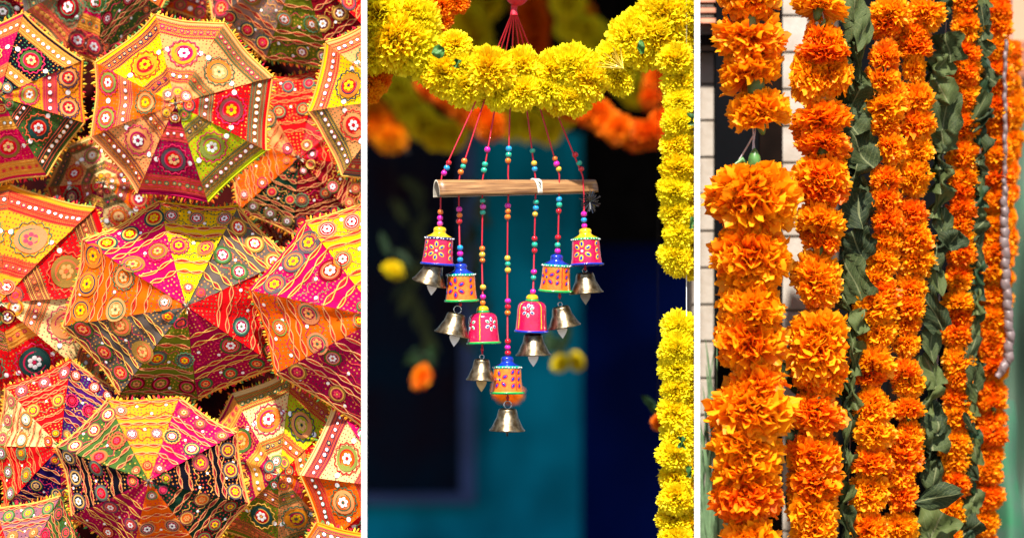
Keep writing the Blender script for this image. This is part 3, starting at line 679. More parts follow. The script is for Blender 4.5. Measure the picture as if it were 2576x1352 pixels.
def brass_bell(dx, top, w, h, tilt, pitch, clap, ring, cw=None):
    s = w / 90.0; v = h / 54.0
    pr = [(.01, 0), (8, .2), (19, -.6), (21.8, -2), (23.4, -6), (28, -25), (29.6, -26), (30.0, -28.5), (31, -29.6), (34, -36), (38, -44), (42, -50), (45.5, -53.5), (44.8, -55.4), (42, -53), (34, -42), (26, -24), (18, -4), (.01, -3)]
    mb = MB(); mb.lathe([(a * s / 1000, b * v / 1000) for a, b in pr], 48)
    o = mb.build('brass_bell', M['brass'], CH, (0, 0, 0), local=True, rot=Euler((pitch, tilt, 0)))
    o.location = C(dx, top) - WL[CH]
    mb = MB(); n = 20; R = .0095 if ring == 'big' else .0055
    pts = [(R * math.cos(2*math.pi*i/n), .001 * math.sin(i), R * .95 + R * math.sin(2*math.pi*i/n)) for i in range(n + 1)]
    mb.tube(pts, .0011, 8); mb.build('ring', M['silver'], o, (0, 0, 0), local=True)
    mb = MB()
    if clap == 'leaf':
        out = [(0, 0), (.25, .03), (.48, .2), (.5, .38), (.38, .6), (.18, .82), (0, 1)]
        W, H = .026, .036
        pts = [(x * W, -z * H) for x, z in out] + [(-x * W, -z * H) for x, z in out[-2:0:-1]]
        vs = [(x, -.001, z - .048 * v) for x, z in pts] + [(x, .001, z - .048 * v) for x, z in pts]; k = len(pts)
        mb.add(vs, [tuple(range(k))[::-1], tuple(range(k, 2*k))] + [(i, (i+1) % k, k + (i+1) % k, k + i) for i in range(k)])
        c = mb.build('clapper', cw or M['p_white'], o, (0, 0, 0), local=True, smooth=False, rot=Euler((0, -tilt * .6, 0)))
    else:
        mb.tube([(0, 0, -.03), (.0005, 0, -.055), (0, 0, -.070)], [.002, .0034, .002], 8); mb.build('clapper', M['brass'], o, (0, 0, 0), local=True)
    return o
M['tin'] = simple('tin_white', (.85, .85, .85), .3, var=.05); M['dull'] = simple('dull_tin', (.34, .29, .22), .4, var=.2); M['gold'] = simple('brass_leaf', (.60, .42, .18), .35, metal=.6, var=.2)
brass_bell(1093, 662, 88, 50, .27, .12, 'leaf', 'big', M['tin'])
brass_bell(1149, 787, 90, 54, .22, .0, 'leaf', 'big', M['tin'])
brass_bell(1212, 902, 76, 52, .03, 0, 'leaf', 'small', M['gold'])
brass_bell(1277, 1026, 90, 55, .02, 0, 'stem', 'big')
brass_bell(1341, 838, 90, 54, -.02, 0, 'leaf', 'small', M['tin'])
brass_bell(1410, 770, 86, 52, -.18, .05, 'leaf', 'small', M['tin'])
brass_bell(1471, 685, 88, 52, -.08, 0, 'leaf', 'small', M['dull'])
for x, y0, y1 in ((1158,755,772),(1213,860,892),(1277,988,1008),(1408,733,752),(1340,832,840),(1472,667,680)):
    mb = MB(); mb.tube([C(x, y0 - 12), C(x, y1)], .0022, 6); mb.ball(C(x, (y0 + y1) / 2 + 2), .0042, 8, 6, sq=1.3); mb.build('red_knot', M['redcord'], CH)
# black tinsel tuft on the right string
g = thing('tinsel_tuft', C(1487, 508, -.01), 'tuft of glittering black tinsel beside the right end of the bamboo bar', 'tinsel')
M['tinsel'] = simple('black_foil', (.004, .005, .012), .15, metal=.0, bump=0, coat=1)
mb = MB()
for k in range(90):
    a = RND.uniform(0, 6.28); q = C(1484, 508, -.01); L = RND.uniform(.012, .032)
    d = Vector((math.cos(a), RND.uniform(-.8, .8), math.sin(a))).normalized(); sdv = d.cross(Vector((0, 1, .3))).normalized() * .0012
    mb.add([q - sdv, q + sdv, q + d * L + sdv, q + d * L - sdv], [(0, 1, 2, 3)])
mb.build('strand', M['tinsel'], g)['kind'] = 'stuff'

# ------------------------------------------------------------------ LEFT BAY: EMBROIDERED UMBRELLAS
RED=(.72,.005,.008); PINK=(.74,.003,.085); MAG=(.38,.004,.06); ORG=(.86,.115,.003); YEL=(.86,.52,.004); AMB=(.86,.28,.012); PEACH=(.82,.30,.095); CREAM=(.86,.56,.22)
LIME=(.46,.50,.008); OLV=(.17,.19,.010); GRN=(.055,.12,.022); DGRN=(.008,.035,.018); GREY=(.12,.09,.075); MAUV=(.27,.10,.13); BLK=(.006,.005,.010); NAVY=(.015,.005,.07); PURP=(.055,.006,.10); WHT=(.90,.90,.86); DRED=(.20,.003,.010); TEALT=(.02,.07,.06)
def lum(c): return .3 * c[0] + .6 * c[1] + .1 * c[2]
def surf(tip, c0, c1, axis, R, ph=(0, 0, 0)):
    mid = (c0 + c1) / 2; ed = (c1 - c0); W = ed.length; ed = ed.normalized(); rad = mid - tip; L = rad.length
    n = rad.cross(ed).normalized()
    if n.dot(axis) < 0: n = -n
    def f(s, t, h=0.0):
        w = W * t / 2 + 1e-6; q = max(-1, min(1, s / w))
        p = tip + rad * t + ed * s
        p = p + axis * (.050 * R * math.sin(math.pi * min(1, t)) ** .8) - n * (.042 * R * t * (1 - q * q)) + n * h
        p = p + n * R * (.016 * math.sin(4.5 * q + ph[0]) * t * (1.15 - t) * 2 + .007 * math.sin(11 * t + 4 * q + ph[1]) * t + .006 * math.sin(34 * t + ph[2]) * q ** 6)
        # hem sags in slightly between the ribs
        p = p - rad.normalized() * (.012 * R * (t ** 6) * (1 - q * q))
        return p
    return f, W, L, n
def ribbon(mb, f, pts, w, h, col, m=0):
    vs = []; k = len(pts)
    for i, (s, t) in enumerate(pts):
        a, b = pts[max(0, i-1)], pts[min(k-1, i+1)]
        ds, dt = b[0]-a[0], (b[1]-a[1]) * f.L; ln = math.hypot(ds, dt) or 1e-6
        ns, nt_ = -dt / ln, ds / ln / f.L
        vs.append(f(s + ns * w / 2, t + nt_ * w / 2, h)); vs.append(f(s, t, h + w * .35)); vs.append(f(s - ns * w / 2, t - nt_ * w / 2, h))
    fs = []
    for i in range(k - 1): fs += [(3*i, 3*i+1, 3*i+4, 3*i+3), (3*i+1, 3*i+2, 3*i+5, 3*i+4)]
    mb.add(vs, fs, m, col)
def disc(mb, f, s, t, r, h, col, n=16, m=0, lobes=0, la=0.0, r0=0.0, sx=1.0):
    vs = []
    for j in range(n):
        a = 2 * math.pi * j / n; rr = r * (1 + la * math.cos(lobes * a)) if lobes else r
        vs.append(f(s + rr * math.cos(a) * sx, t + rr * math.sin(a) / f.L, h))
    if r0 > 0:
        for j in range(n):
            a = 2 * math.pi * j / n; vs.append(f(s + r0 * math.cos(a) * sx, t + r0 * math.sin(a) / f.L, h))
        mb.add(vs, [(j, (j+1) % n, n + (j+1) % n, n + j) for j in range(n)], m, col)
    else:
        for j in range(n):
            a = 2 * math.pi * j / n; vs.append(f(s + .5 * r * math.cos(a) * sx, t + .5 * r * math.sin(a) / f.L, h + r * .03))
        vs.append(f(s, t, h + r * .05)); mb.add(vs, [(j, (j+1) % n, n + (j+1) % n, n + j) for j in range(n)] + [(n + j, n + (j+1) % n, 2 * n) for j in range(n)], m, col)
class Fn:
    def __init__(s, f, L): s.f = f; s.L = L
    def __call__(s, a, b, h=0.0): return s.f(a, b, h)
def medallion(F, s, t, r, pal, style, rg):
    """pal = (line, ring, fill, petals)"""
    ln, ring, fill, pet = pal; mb = MB()
    h = .0024
    if style == 'scallop':
        disc(mb, F, s, t, r * .84, h, ring, 26)
        pts = [(s + (r * (1 + .075 * math.cos(13 * a))) * math.cos(a), t + (r * (1 + .075 * math.cos(13 * a))) * math.sin(a) / F.L) for a in [2 * math.pi * k / 52 for k in range(53)]]
        ribbon(mb, F, pts, .0030, h + .0005, ln)
        disc(mb, F, s, t, r * .62, h + .0008, ln, 24, r0=r * .54); disc(mb, F, s, t, r * .54, h + .0007, fill, 22)
        pr = r * .26
    else:
        disc(mb, F, s, t, r, h, ring, 24); disc(mb, F, s, t, r * .80, h + .0006, ln, 24, r0=r * .68)
        disc(mb, F, s, t, r * .60, h + .0007, fill, 22); disc(mb, F, s, t, r * .66, h + .0009, tuple(x * .8 for x in pet), 22, r0=r * .62)
        pr = r * .30
    a0 = rg.uniform(0, 1)
    for k in range(6):
        a = a0 + math.pi * k / 3
        disc(mb, F, s + pr * math.cos(a), t + pr * math.sin(a) / F.L, pr * .52, h + .0018, pet, 8, m=1 if lum(pet) > .6 else 0)
    disc(mb, F, s, t, pr * .4, h + .0020, ln, 7)
    return mb
def braid(F, t, half, per, amp, col, back, w=.0026):
    mb = MB(); n = max(2, int(round(2 * half / per * RND.uniform(.9, 1.15)))); st = 6; wa, wb, wc = RND.uniform(0, 6), RND.uniform(0, 6), RND.uniform(.8, 1.15)
    ribbon(mb, F, [(-half + 2 * half * i / 10, t) for i in range(11)], amp * .9, .0010, back)
    for sg in (1, -1):
        pts = []
        for i in range(n * st + 1):
            s = -half + 2 * half * i / (n * st); pts.append((s, t + sg * wc * (1 + .25 * math.sin(i * .9 + wa)) * amp / F.L * math.sin(math.pi * i / st) + .004 * math.sin(s * 60 + wb)))
        ribbon(mb, F, pts, w, .0022 + .0004 * sg, col)
    return mb
def chain(F, t, half, step, r, line):
    mb = MB(); n = max(1, int(2 * half / step)); ctr_ = RND.choice([WHT, WHT, WHT, (.85,.25,.05), (.80,.45,.15), (.7,.03,.05)])
    for i in range(n):
        s = -half + (i + .5 + RND.uniform(-.12, .12)) * 2 * half / n; tt = t + RND.uniform(-.006, .006); r_ = r * RND.uniform(.75, 1.1)
        if ctr_ is WHT and RND.random() > .12: disc(mb, F, s, tt, r_ * 1.3, .0012, line, 12); disc(mb, F, s, tt, r_, .0022, WHT, 10, m=1)
        else: disc(mb, F, s, tt, r_ * 1.3, .0012, line, 12); disc(mb, F, s, tt, r_ * .7, .0020, ctr_ if ctr_ is not WHT else CREAM, 10)
    return mb
UMB = []
def umbrella(label, tip, corners, cols, kinds, yrim, lift=.30, fr=None, seed=0, accents=None):
    rg = random.Random(seed + 100)
    k = (CAMD + yrim) / CAMD / 1000
    R = sum(math.hypot(c[0]-tip[0], c[1]-tip[1]) for c in corners) / len(corners) * k
    tipw = P(tip[0], tip[1], yrim - lift * R)
    lift *= 1.38
    tipw = P(tip[0], tip[1], yrim - lift * R)
    g = thing('embroidered_umbrella', tipw, label, 'umbrella', 'embroidered parasols piled in the left bay')
    axis = Vector((0, -1, 0)); N = len(corners)
    cw = [P(c[0], c[1], yrim + rg.uniform(-.01, .01)) for c in corners]
    fringe = MB(); bind = MB()
    frc = [(.90,.40,.03),(.85,.60,.05),(.80,.12,.02),(.88,.30,.02),(.10,.25,.06),(.7,.02,.05)]
    for i in range(N):
        c0, c1 = cw[i], cw[(i + 1) % N]; col = cols[i]; kind = kinds[i % len(kinds)] if isinstance(kinds, (list, tuple)) else kinds
        f, W, L, nrm = surf(tipw, c0, c1, axis, R, (rg.uniform(0, 6.28), rg.uniform(0, 6.28), rg.uniform(0, 6.28))); F = Fn(f, L)
        light = lum(col) > .24
        dark1 = rg.choice([(.35,.01,.02),(.03,.08,.03),(.45,.02,.05)]) if light else rg.choice([(.7,.22,.03),(.6,.03,.04),(.04,.03,.03)])
        dark2 = rg.choice([(.7,.02,.03),(.04,.16,.06)]) if light else rg.choice([(.04,.18,.06),(.75,.35,.05),(.7,.06,.04)])
        stripe = rg.choice([(.82,.28,.02),(.84,.38,.04),(.62,.14,.02)]) if lum(col) > .12 else rg.choice([(.32,.04,.01),(.16,.06,.02),(.05,.08,.03)])
        if kind == 'braided': stripe = tuple(x * .8 for x in col)
        nu_, nv_ = 12, 26
        vs, uv = [], []
        for j in range(nv_ + 1):
            t = .015 + .985 * j / nv_
            for q in range(nu_ + 1):
                s = (-1 + 2 * q / nu_) * W * t / 2; vs.append(f(s, t)); uv.append((s + i * .37, t))
        fs = [(j*(nu_+1)+q, j*(nu_+1)+q+1, (j+1)*(nu_+1)+q+1, (j+1)*(nu_+1)+q) for j in range(nv_) for q in range(nu_)]
        org = (c0 + c1 + tipw) / 3
        # a lining 1.5 mm behind, so the cloth has thickness
        nv0 = len(vs); vs += [v - nrm * .0015 for v in vs]; uv += uv
        fs += [tuple(nv0 + a for a in fc[::-1]) for fc in fs]
        o = place('canopy_panel', mesh('canopy_panel', [v - org for v in vs], fs, [fabric(col, stripe, dark1, dark2, kind)], None, True, None, uv), g, org)
        mid = (cw[i] + cw[(i+1) % N]) / 2
        # skip stitched trim where the panel is wholly outside the picture
        dxs = [tip[0], corners[i][0], corners[(i+1) % N][0]]; dys = [tip[1], corners[i][1], corners[(i+1) % N][1]]
        vis = max(dxs) > -30 and min(dxs) < 930 and max(dys) > -30 and min(dys) < 1380
        em = [M['emb'], M['mirror']]
        def sub(mb, nm):
            q_ = mb.build(nm, em, o, org, cols=True)
            if nm != 'medallion': q_['kind'] = 'stuff'
        if vis:
            ctr = [(.70,.01,.02),(.02,.03,.08),(.55,.01,.10),(.04,.14,.07)] if light else [(.85,.12,.05),(.10,.25,.12),(.88,.45,.08),(.75,.02,.10)]
            def pal():
                ln = rg.choice(ctr); ring = rg.choice([AMB, (.80,.18,.02), (.62,.20,.08), (.25,.28,.05), PEACH] if light else [GRN, (.22,.06,.05), TEALT, DRED, (.30,.16,.03), (.10,.08,.09)])
                fill = rg.choice([RED, RED, ORG, MAG]) if rg.random() < .8 else col
                pet = rg.choice([WHT, CREAM, YEL, CREAM] if rg.random() < (.8 if light else .45) else [(.95,.35,.1), (.85,.05,.1), (.9,.5,.2)])
                return ln, ring, fill, pet
            if kind == 'braided':
                cord = (.80,.34,.12) if lum(col) < .20 or col == ORG else rg.choice([(.86,.34,.12),(.85,.28,.08)])
                if col in (PINK, MAG, GREY): cord = rg.choice([(.88,.52,.10), (.88,.42,.16)])
                back = (.55,.02,.02) if lum(col) > .1 else (.45,.02,.03)
                for t in (.975, .775, .70, .43, .33): sub(braid(F, t, W * t / 2 * .985, .038 * R / .25, .0046 * R / .25, cord, back, .0021 * R / .25), 'braid_trim')
                rr = .080 * L
                for t, ss, r_ in ((.875 + rg.uniform(-.01, .01), tuple(a_ + rg.uniform(-.03, .03) for a_ in (-.30, .02, .33)), rr), (.575, tuple(a_ + rg.uniform(-.03, .03) for a_ in (-.19, .16)), rr * 1.08), (.18, (0,), rr * .72)):
                    pr_ = pal(); r_ *= rg.uniform(.82, 1.12)
                    for s_ in ss:
                        if rg.random() < .08: continue
                        sub(medallion(F, s_ * W, t, r_ * rg.uniform(.94, 1.06), pr_, rg.choice(['ring', 'ring', 'ring', 'scallop']) if t < .6 else 'ring', rg), 'medallion')
                mb = MB(); vine = rg.choice(ctr + [(.9,.5,.1)])
                for t, a_ in ((.875, .02), (.575, .02)):
                    hw = W * t / 2 * .94
                    for sg in (1, -1):
                        ribbon(mb, F, [(-hw + 2 * hw * q / 24, t + sg * (.062 + a_ * math.sin(q * .9 + sg))) for q in range(25)], .0016, .0012, vine)
                    nd_ = 4 if t > .7 else 3
                    for q in range(nd_):
                        s_ = -hw + (q + .5) * 2 * hw / nd_
                        disc(mb, F, s_, t + .05 * (1 if q % 2 else -1), .0037 * R / .25, .0020, rg.choice([WHT, CREAM, YEL, (.85,.2,.05)]), 9, m=1)
                sub(mb, 'vine_stitch')
            elif kind == 'hemchain':
                sub(chain(F, .87, W * .87 / 2 * .97, .0155, .0046, rg.choice(ctr)), 'mirror_trim')
                sub(chain(F, .32, W * .32 / 2 * .9, .0155, .0042, rg.choice(ctr)), 'mirror_trim')
                sub(medallion(F, 0, .60, .155 * L, pal(), 'scallop', rg), 'medallion')
                sub(medallion(F, 0, .14, .07 * L, pal(), 'ring', rg), 'medallion')
                mb = MB(); ln = rg.choice(ctr)
                for t in (.80, .835, .905, .945, .26, .29, .355, .385): ribbon(mb, F, [(-W*t/2*.98 + W*t*.98 * q / 8, t) for q in range(9)], .0014, .0009, ln)
                for sg in (1, -1):
                    ribbon(mb, F, [(sg * (.155 * L + (W * .3 - .155 * L) * q / 10), .60 + .012 * math.sin(q)) for q in range(11)], .0018, .0012, ln)
                    disc(mb, F, sg * W * .235, .61, .0065, .0022, WHT, 10, m=1)
                sub(mb, 'vine_stitch')
            else:
                sub(chain(F, .61, W * .61 / 2 * .97, .0165, .0048, rg.choice(ctr)), 'mirror_trim')
                pl = pal()
                for s_ in (-.24, .24): sub(medallion(F, s_ * W, .83, .125 * L, pl, 'scallop', rg), 'medallion')
                sub(medallion(F, 0, .36, .12 * L, pal(), 'scallop', rg), 'medallion')
                mb = MB(); ln = rg.choice(ctr)
                for t in (.54, .57, .65, .68, .10, .13): ribbon(mb, F, [(-W*t/2*.98 + W*t*.98 * q / 8, t) for q in range(9)], .0014, .0009, ln)
                disc(mb, F, 0, .83, .0068, .0022, WHT, 10, m=1)
                sub(mb, 'vine_stitch')
        # hem binding and fringe
        hem = [f(-W / 2 + W * q / 10, 1.0, .001) for q in range(11)]
        bind.tube(hem, .0026, 5, c=(.88,.42,.08) if rg.random() < .7 else tuple(col), cap=False)
        nt_ = int(W / .0065)
        for q in range(nt_):
            s = -W / 2 + W * (q + rg.random()) / nt_; p = f(s, 1.0, .0005)
            d = ((mid - tipw).normalized() + (c1 - c0).normalized() * rg.uniform(-.6, .6) + axis * rg.uniform(-.3, .3)).normalized()
            Lf = rg.uniform(.007, .017); sdv = d.cross(axis).normalized() * rg.uniform(.0011, .0024)
            fringe.add([p - sdv, p + sdv, p + d * Lf * .6 + sdv * 1.3, p + d * Lf, p + d * Lf * .6 - sdv * 1.3, p + d * Lf * .5 + axis * .0018], [(0, 1, 5), (1, 2, 5), (2, 3, 5), (3, 4, 5), (4, 0, 5)], 0, rg.choice(frc))
    fringe.build('fringe', [M['emb']], g, cols=True, smooth=False)['kind'] = 'stuff'
    bind.build('hem_binding', [M['emb']], g, cols=True)
    # finial: metal tip with a small knot of threads and beads
    mb = MB(); mb.tube([tipw + Vector((0, .01, 0)), tipw + axis * .012, tipw + axis * .022], [.004, .0045, .0015], 8, c=(.2,.18,.15))
    for q in range(22):
        a = rg.uniform(0, 6.28); d = Vector((math.cos(a), -.25, math.sin(a))); mb.tube([tipw + axis * .006, tipw + axis * .010 + d * rg.uniform(.008, .020)], [.0018, .001], 5, c=rg.choice([(.05,.12,.07),(.6,.03,.03),(.85,.4,.05),(.05,.03,.05),(.85,.75,.5)]))
    mb.build('finial', [M['emb']], g, cols=True)
    # pole and ribs behind the cloth
    mb = MB(); mb.tube([tipw + Vector((0, .01, 0)), Vector((tipw.x, min(.47, yrim + .16), tipw.z))], .005, 8, c=(.25, .16, .08))
    for c in cw: mb.tube([tipw + Vector((0, .012, 0)), tipw * .5 + c * .5 + Vector((0, -.035 * R + .004, 0)), c + Vector((0, .004, 0))], .0014, 5, c=(.3, .3, .3))
    mb.build('pole_and_ribs', [M['emb']], g, cols=True)
    return g
def ngon(cx, cy_, r, a0=0, sx=1.0, sy=1.0, n=8):
    return [(cx + r * sx * math.cos(math.radians(a0 + 360 / n * i)), cy_ + r * sy * math.sin(math.radians(a0 + 360 / n * i))) for i in range(n)]
BAY[0] = 'L'
B, H, G2_ = 'braided', 'hemchain', 'bigrow'
umbrella('large round parasol at the top centre with yellow, peach, red, lime and orange panels', (443, 262), [(240,158),(392,38),(565,59),(686,195),(669,379),(523,507),(347,485),(228,344)],
         [YEL, PEACH, PEACH, RED, LIME, MAG, PEACH, ORG], [H, H, H, H, H, H, H, G2_], -.08, .25, seed=3)
umbrella('largest parasol in the middle with hot pink, yellow, grey, red and olive panels', (470, 770), [(156,820),(208,604),(399,505),(600,518),(735,650),(705,925),(498,1004),(302,991)],
         [ORG, PINK, YEL, GREY, RED, MAG, OLV, GREY], B, .03, .34, seed=5)
umbrella('hot pink, yellow and orange parasol cut by the white board on the right', (960, 798), [(627,729),(768,556),(975,480),(1160,560),(1290,740),(1200,1000),(960,1110),(693,939)],
         [PINK, YEL, PINK, YEL, RED, GREY, MAG, ORG], B, -.07, .26, seed=8)
umbrella('golden yellow and peach parasol at the upper right against the white board', (1000, 248), [(775,280),(820,108),(960,35),(1130,60),(1220,200),(1180,380),(1040,480),(860,441)],
         [YEL, PEACH, ORG, RED, GRN, MAG, GREY, PEACH], [H], -.09, .30, seed=12)
umbrella('peach and crimson parasol at the left edge with rows of round mirrors', (0, 760), [(-190,590),(-150,480),(26,464),(240,523),(325,740),(240,960),(60,1060),(-170,1000)],
         [ORG, AMB, AMB, RED, CREAM, RED, RED, ORG], [H], .14, .26, seed=15)
umbrella('parasol at the bottom with green, yellow, pink and black panels', (375, 1207), [(142,1123),(271,1004),(451,998),(596,1088),(627,1265),(520,1395),(330,1420),(181,1296)],
         [GRN, AMB, PINK, BLK, DGRN, ORG, MAG, BLK], B, -.09, .34, seed=21)
umbrella('red, purple and white parasol half hidden at the lower left', (152, 1122), [(-20,1120),(14,973),(180,905),(310,985),(340,1150),(290,1290),(160,1335),(14,1275)],
         [CREAM, RED, PURP, GRN, OLV, MAG, NAVY, RED], B, .07, .28, seed=24)
umbrella('cream, lime and magenta parasol left of the cream one at the lower right', (702, 1192), [(505,1110),(585,990),(735,930),(862,1040),(900,1200),(850,1350),(700,1400),(560,1330)],
         [MAG, CREAM, LIME, RED, ORG, PEACH, OLV, MAG], [H], .07, .30, seed=27)
umbrella('cream and orange parasol at the lower right edge with a rim of white mirrors', (985, 1225), [(755,1194),(842,1011),(990,945),(1140,1010),(1210,1180),(1140,1350),(985,1420),(815,1375)],
         [CREAM, PINK, YEL, RED, GRN, ORG, RED, ORG], [H], -.03, .28, seed=30)
umbrella('yellow bordered parasol peeping in at the bottom right corner', (870, 1520), [(670,1480),(797,1313),(935,1345),(1060,1420),(1080,1550),(980,1680),(830,1700),(700,1620)],
         [ORG, AMB, CREAM, RED, ORG, RED, MAG, RED], [H], -.12, .25, seed=33)
umbrella('mauve parasol peeping in at the bottom left corner', (50, 1450), [(-130,1400),(-10,1278),(153,1247),(215,1390),(200,1520),(80,1620),(-60,1600),(-130,1510)],
         [RED, MAUV, GRN, RED, ORG, MAG, RED, PINK], B, -.02, .28, seed=36)
umbrella('black, yellow, green and magenta parasol at the upper left edge', (0, 243), [(-150,100),(60,35),(208,153),(212,309),(118,441),(-40,470),(-180,400),(-210,250)],
         [MAG, BLK, AMB, GRN, PINK, MAG, RED, YEL], [H, H, G2_, H], .10, .28, seed=39)
umbrella('magenta, beige and green parasol cut by the top edge left of centre', (262, -75), [(30,-60),(62,30),(165,132),(250,165),(405,20),(480,-90),(400,-260),(120,-240)],
         [GREY, (.28,.18,.08), PINK, GRN, RED, ORG, YEL, MAG], [H, H, G2_, B], .24, .24, seed=42)
umbrella('mauve and olive parasol cut by the top edge at the upper right', (752, -92), [(500,-60),(535,50),(668,150),(842,183),(960,110),(1020,-60),(900,-280),(620,-270)],
         [GREY, (.36,.19,.14), OLV, DRED, RED, YEL, GRN, MAG], B, .22, .24, seed=45)
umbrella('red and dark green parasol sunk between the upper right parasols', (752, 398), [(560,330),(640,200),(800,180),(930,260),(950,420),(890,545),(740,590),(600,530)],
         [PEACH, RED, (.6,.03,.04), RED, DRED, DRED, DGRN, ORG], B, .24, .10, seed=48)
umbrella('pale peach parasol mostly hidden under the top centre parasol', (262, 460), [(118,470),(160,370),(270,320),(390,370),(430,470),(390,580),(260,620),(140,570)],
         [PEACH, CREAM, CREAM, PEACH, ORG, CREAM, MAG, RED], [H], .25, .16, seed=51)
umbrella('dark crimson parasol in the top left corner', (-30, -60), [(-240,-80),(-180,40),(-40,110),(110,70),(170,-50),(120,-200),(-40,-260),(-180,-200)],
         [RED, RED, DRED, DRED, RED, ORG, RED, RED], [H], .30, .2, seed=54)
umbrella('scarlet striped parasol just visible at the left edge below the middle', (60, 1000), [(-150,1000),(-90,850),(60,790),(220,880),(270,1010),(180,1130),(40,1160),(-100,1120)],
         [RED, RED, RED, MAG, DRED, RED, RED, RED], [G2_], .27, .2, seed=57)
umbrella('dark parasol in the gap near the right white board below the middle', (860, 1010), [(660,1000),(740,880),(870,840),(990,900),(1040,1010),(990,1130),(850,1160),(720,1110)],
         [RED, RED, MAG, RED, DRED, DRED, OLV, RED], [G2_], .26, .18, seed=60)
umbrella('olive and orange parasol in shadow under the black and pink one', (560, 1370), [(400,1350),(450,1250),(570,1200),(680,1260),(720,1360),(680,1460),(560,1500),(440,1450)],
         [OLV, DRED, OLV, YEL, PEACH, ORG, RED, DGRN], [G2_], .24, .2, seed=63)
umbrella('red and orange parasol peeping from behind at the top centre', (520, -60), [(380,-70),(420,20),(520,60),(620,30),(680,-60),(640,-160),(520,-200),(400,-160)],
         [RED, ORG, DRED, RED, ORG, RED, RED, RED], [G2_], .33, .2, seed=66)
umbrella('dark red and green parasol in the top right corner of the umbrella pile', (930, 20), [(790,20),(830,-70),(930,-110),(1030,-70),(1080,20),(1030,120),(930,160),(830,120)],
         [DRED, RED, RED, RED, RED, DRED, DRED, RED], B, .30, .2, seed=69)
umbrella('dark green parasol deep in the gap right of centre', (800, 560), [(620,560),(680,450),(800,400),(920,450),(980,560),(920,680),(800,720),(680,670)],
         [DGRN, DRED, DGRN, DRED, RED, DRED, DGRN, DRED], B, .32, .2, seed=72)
BAY[0] = None

# ------------------------------------------------------------------ RIGHT BAY
M['brickA'] = simple('pale_brick', (.56, .50, .43), .85, var=.08, scale=18, bump=.5, bscale=120, c2=(.44, .37, .30))
M['mortar'] = simple('dark_joint', (.10, .07, .05), .95, var=.2)
YB = .5
w = thing('brick_wall', P(1880, 1352, YB), 'pale cream brick wall behind the leftmost orange garlands', 'wall')
BR = MB(); BR.box((-.085, 0, -.0475), (.085, .06, .0475))
bme = None
def rbrick():
    bm = bmesh.new(); bmesh.ops.create_cube(bm, size=1)
    for v in bm.verts: v.co = Vector((v.co.x * .158, v.co.y * .06, v.co.z * .0975))
    bmesh.ops.bevel(bm, geom=bm.edges[:], offset=.003, segments=2, affect='EDGES')
    me = bpy.data.meshes.new('brick'); bm.to_mesh(me); bm.free(); me.materials.append(M['brickA']); return me
bme = rbrick()
for col in range(2):
    xc = X(1741 + 71 + col * 146 + 2, YB)
    for rr in range(-1, 17):
        zc = Z(165 + (rr - 0) * 92.5 + (14 if col else 0) - 92.5, YB)
        place('brick', bme, w, (xc, YB + .03 + RND.uniform(-.002, .002), zc), rot=Euler((0, 0, 0)), scale=(1, 1, 1))
plane_box('mortar_bed', X(1738, YB), X(2110, YB), YB + .01, YB + .12, 0, 2.9, M['mortar'], parent=w)
M['black'] = simple('black_gate_paint', (.004, .0045, .006), .9, spec=.08, var=.2, scale=6, bump=.15)
M['brownwood'] = simple('dark_brown_wood', (.012, .006, .004), .9, var=.3, scale=12, spec=.08)
g = thing('gate_post', P(1885, 1400, .4), 'black gate post in front of the pale bricks behind the first orange garland', 'gate post')
plane_box('post', X(1801, .4), X(1908, .4), .40, .46, 0, 2.9, M['black'], parent=g)
plane_box('post_board', X(1911, .41), X(1969, .41), .41, .455, 0, 2.9, M['brownwood'], parent=g)
g = thing('dark_gate', P(2260, 1400, .8), 'black gate behind the rows of orange garlands', 'gate')
for k in range(7):
    x0 = 2018 + k * 73
    plane_box('gate_board', X(x0, .8), X(x0 + 69, .8), .80 + .004 * (k % 2), .84, 0, 2.9, M['black'] if k % 3 else M['brownwood'], parent=g)
plane_box('gate_rail', X(2005, .85), X(2530, .85), .85, .89, 0, 2.9, M['black'], parent=g)
M['terra'] = simple('terracotta', (.62, .25, .15), .85, var=.15, scale=30)
g = thing('terracotta_tile', P(1775, 60, .42), 'terracotta roof tiles poking in beside the white board at the top', 'roof tile')
for k in range(3):
    mb = MB(); n = 12; vs = []
    for s_, dx_ in ((0, 1738), (1, 1799)):
        for R in (.036, .030):
            for j in range(n + 1):
                a = math.pi * j / n; c = P(dx_, 10 + k * 26, .44); vs.append(c + Vector((0, -math.cos(a) * R - .0, math.sin(a) * R * .6)))
    q = n + 1; fs = []
    for j in range(n): fs += [(j, j+1, 2*q+j+1, 2*q+j), (q+j, 3*q+j, 3*q+j+1, q+j+1), (j, q+j, q+j+1, j+1), (2*q+j, 2*q+j+1, 3*q+j+1, 3*q+j)]
    mb.add(vs, fs); mb.build('tile', M['terra'], g)
mb = MB(); mb.box(tuple(P(1738, 128, .44)), tuple(P(1799, 92, .49))); mb.build('tile_batten', M['brownwood'], g, smooth=False)
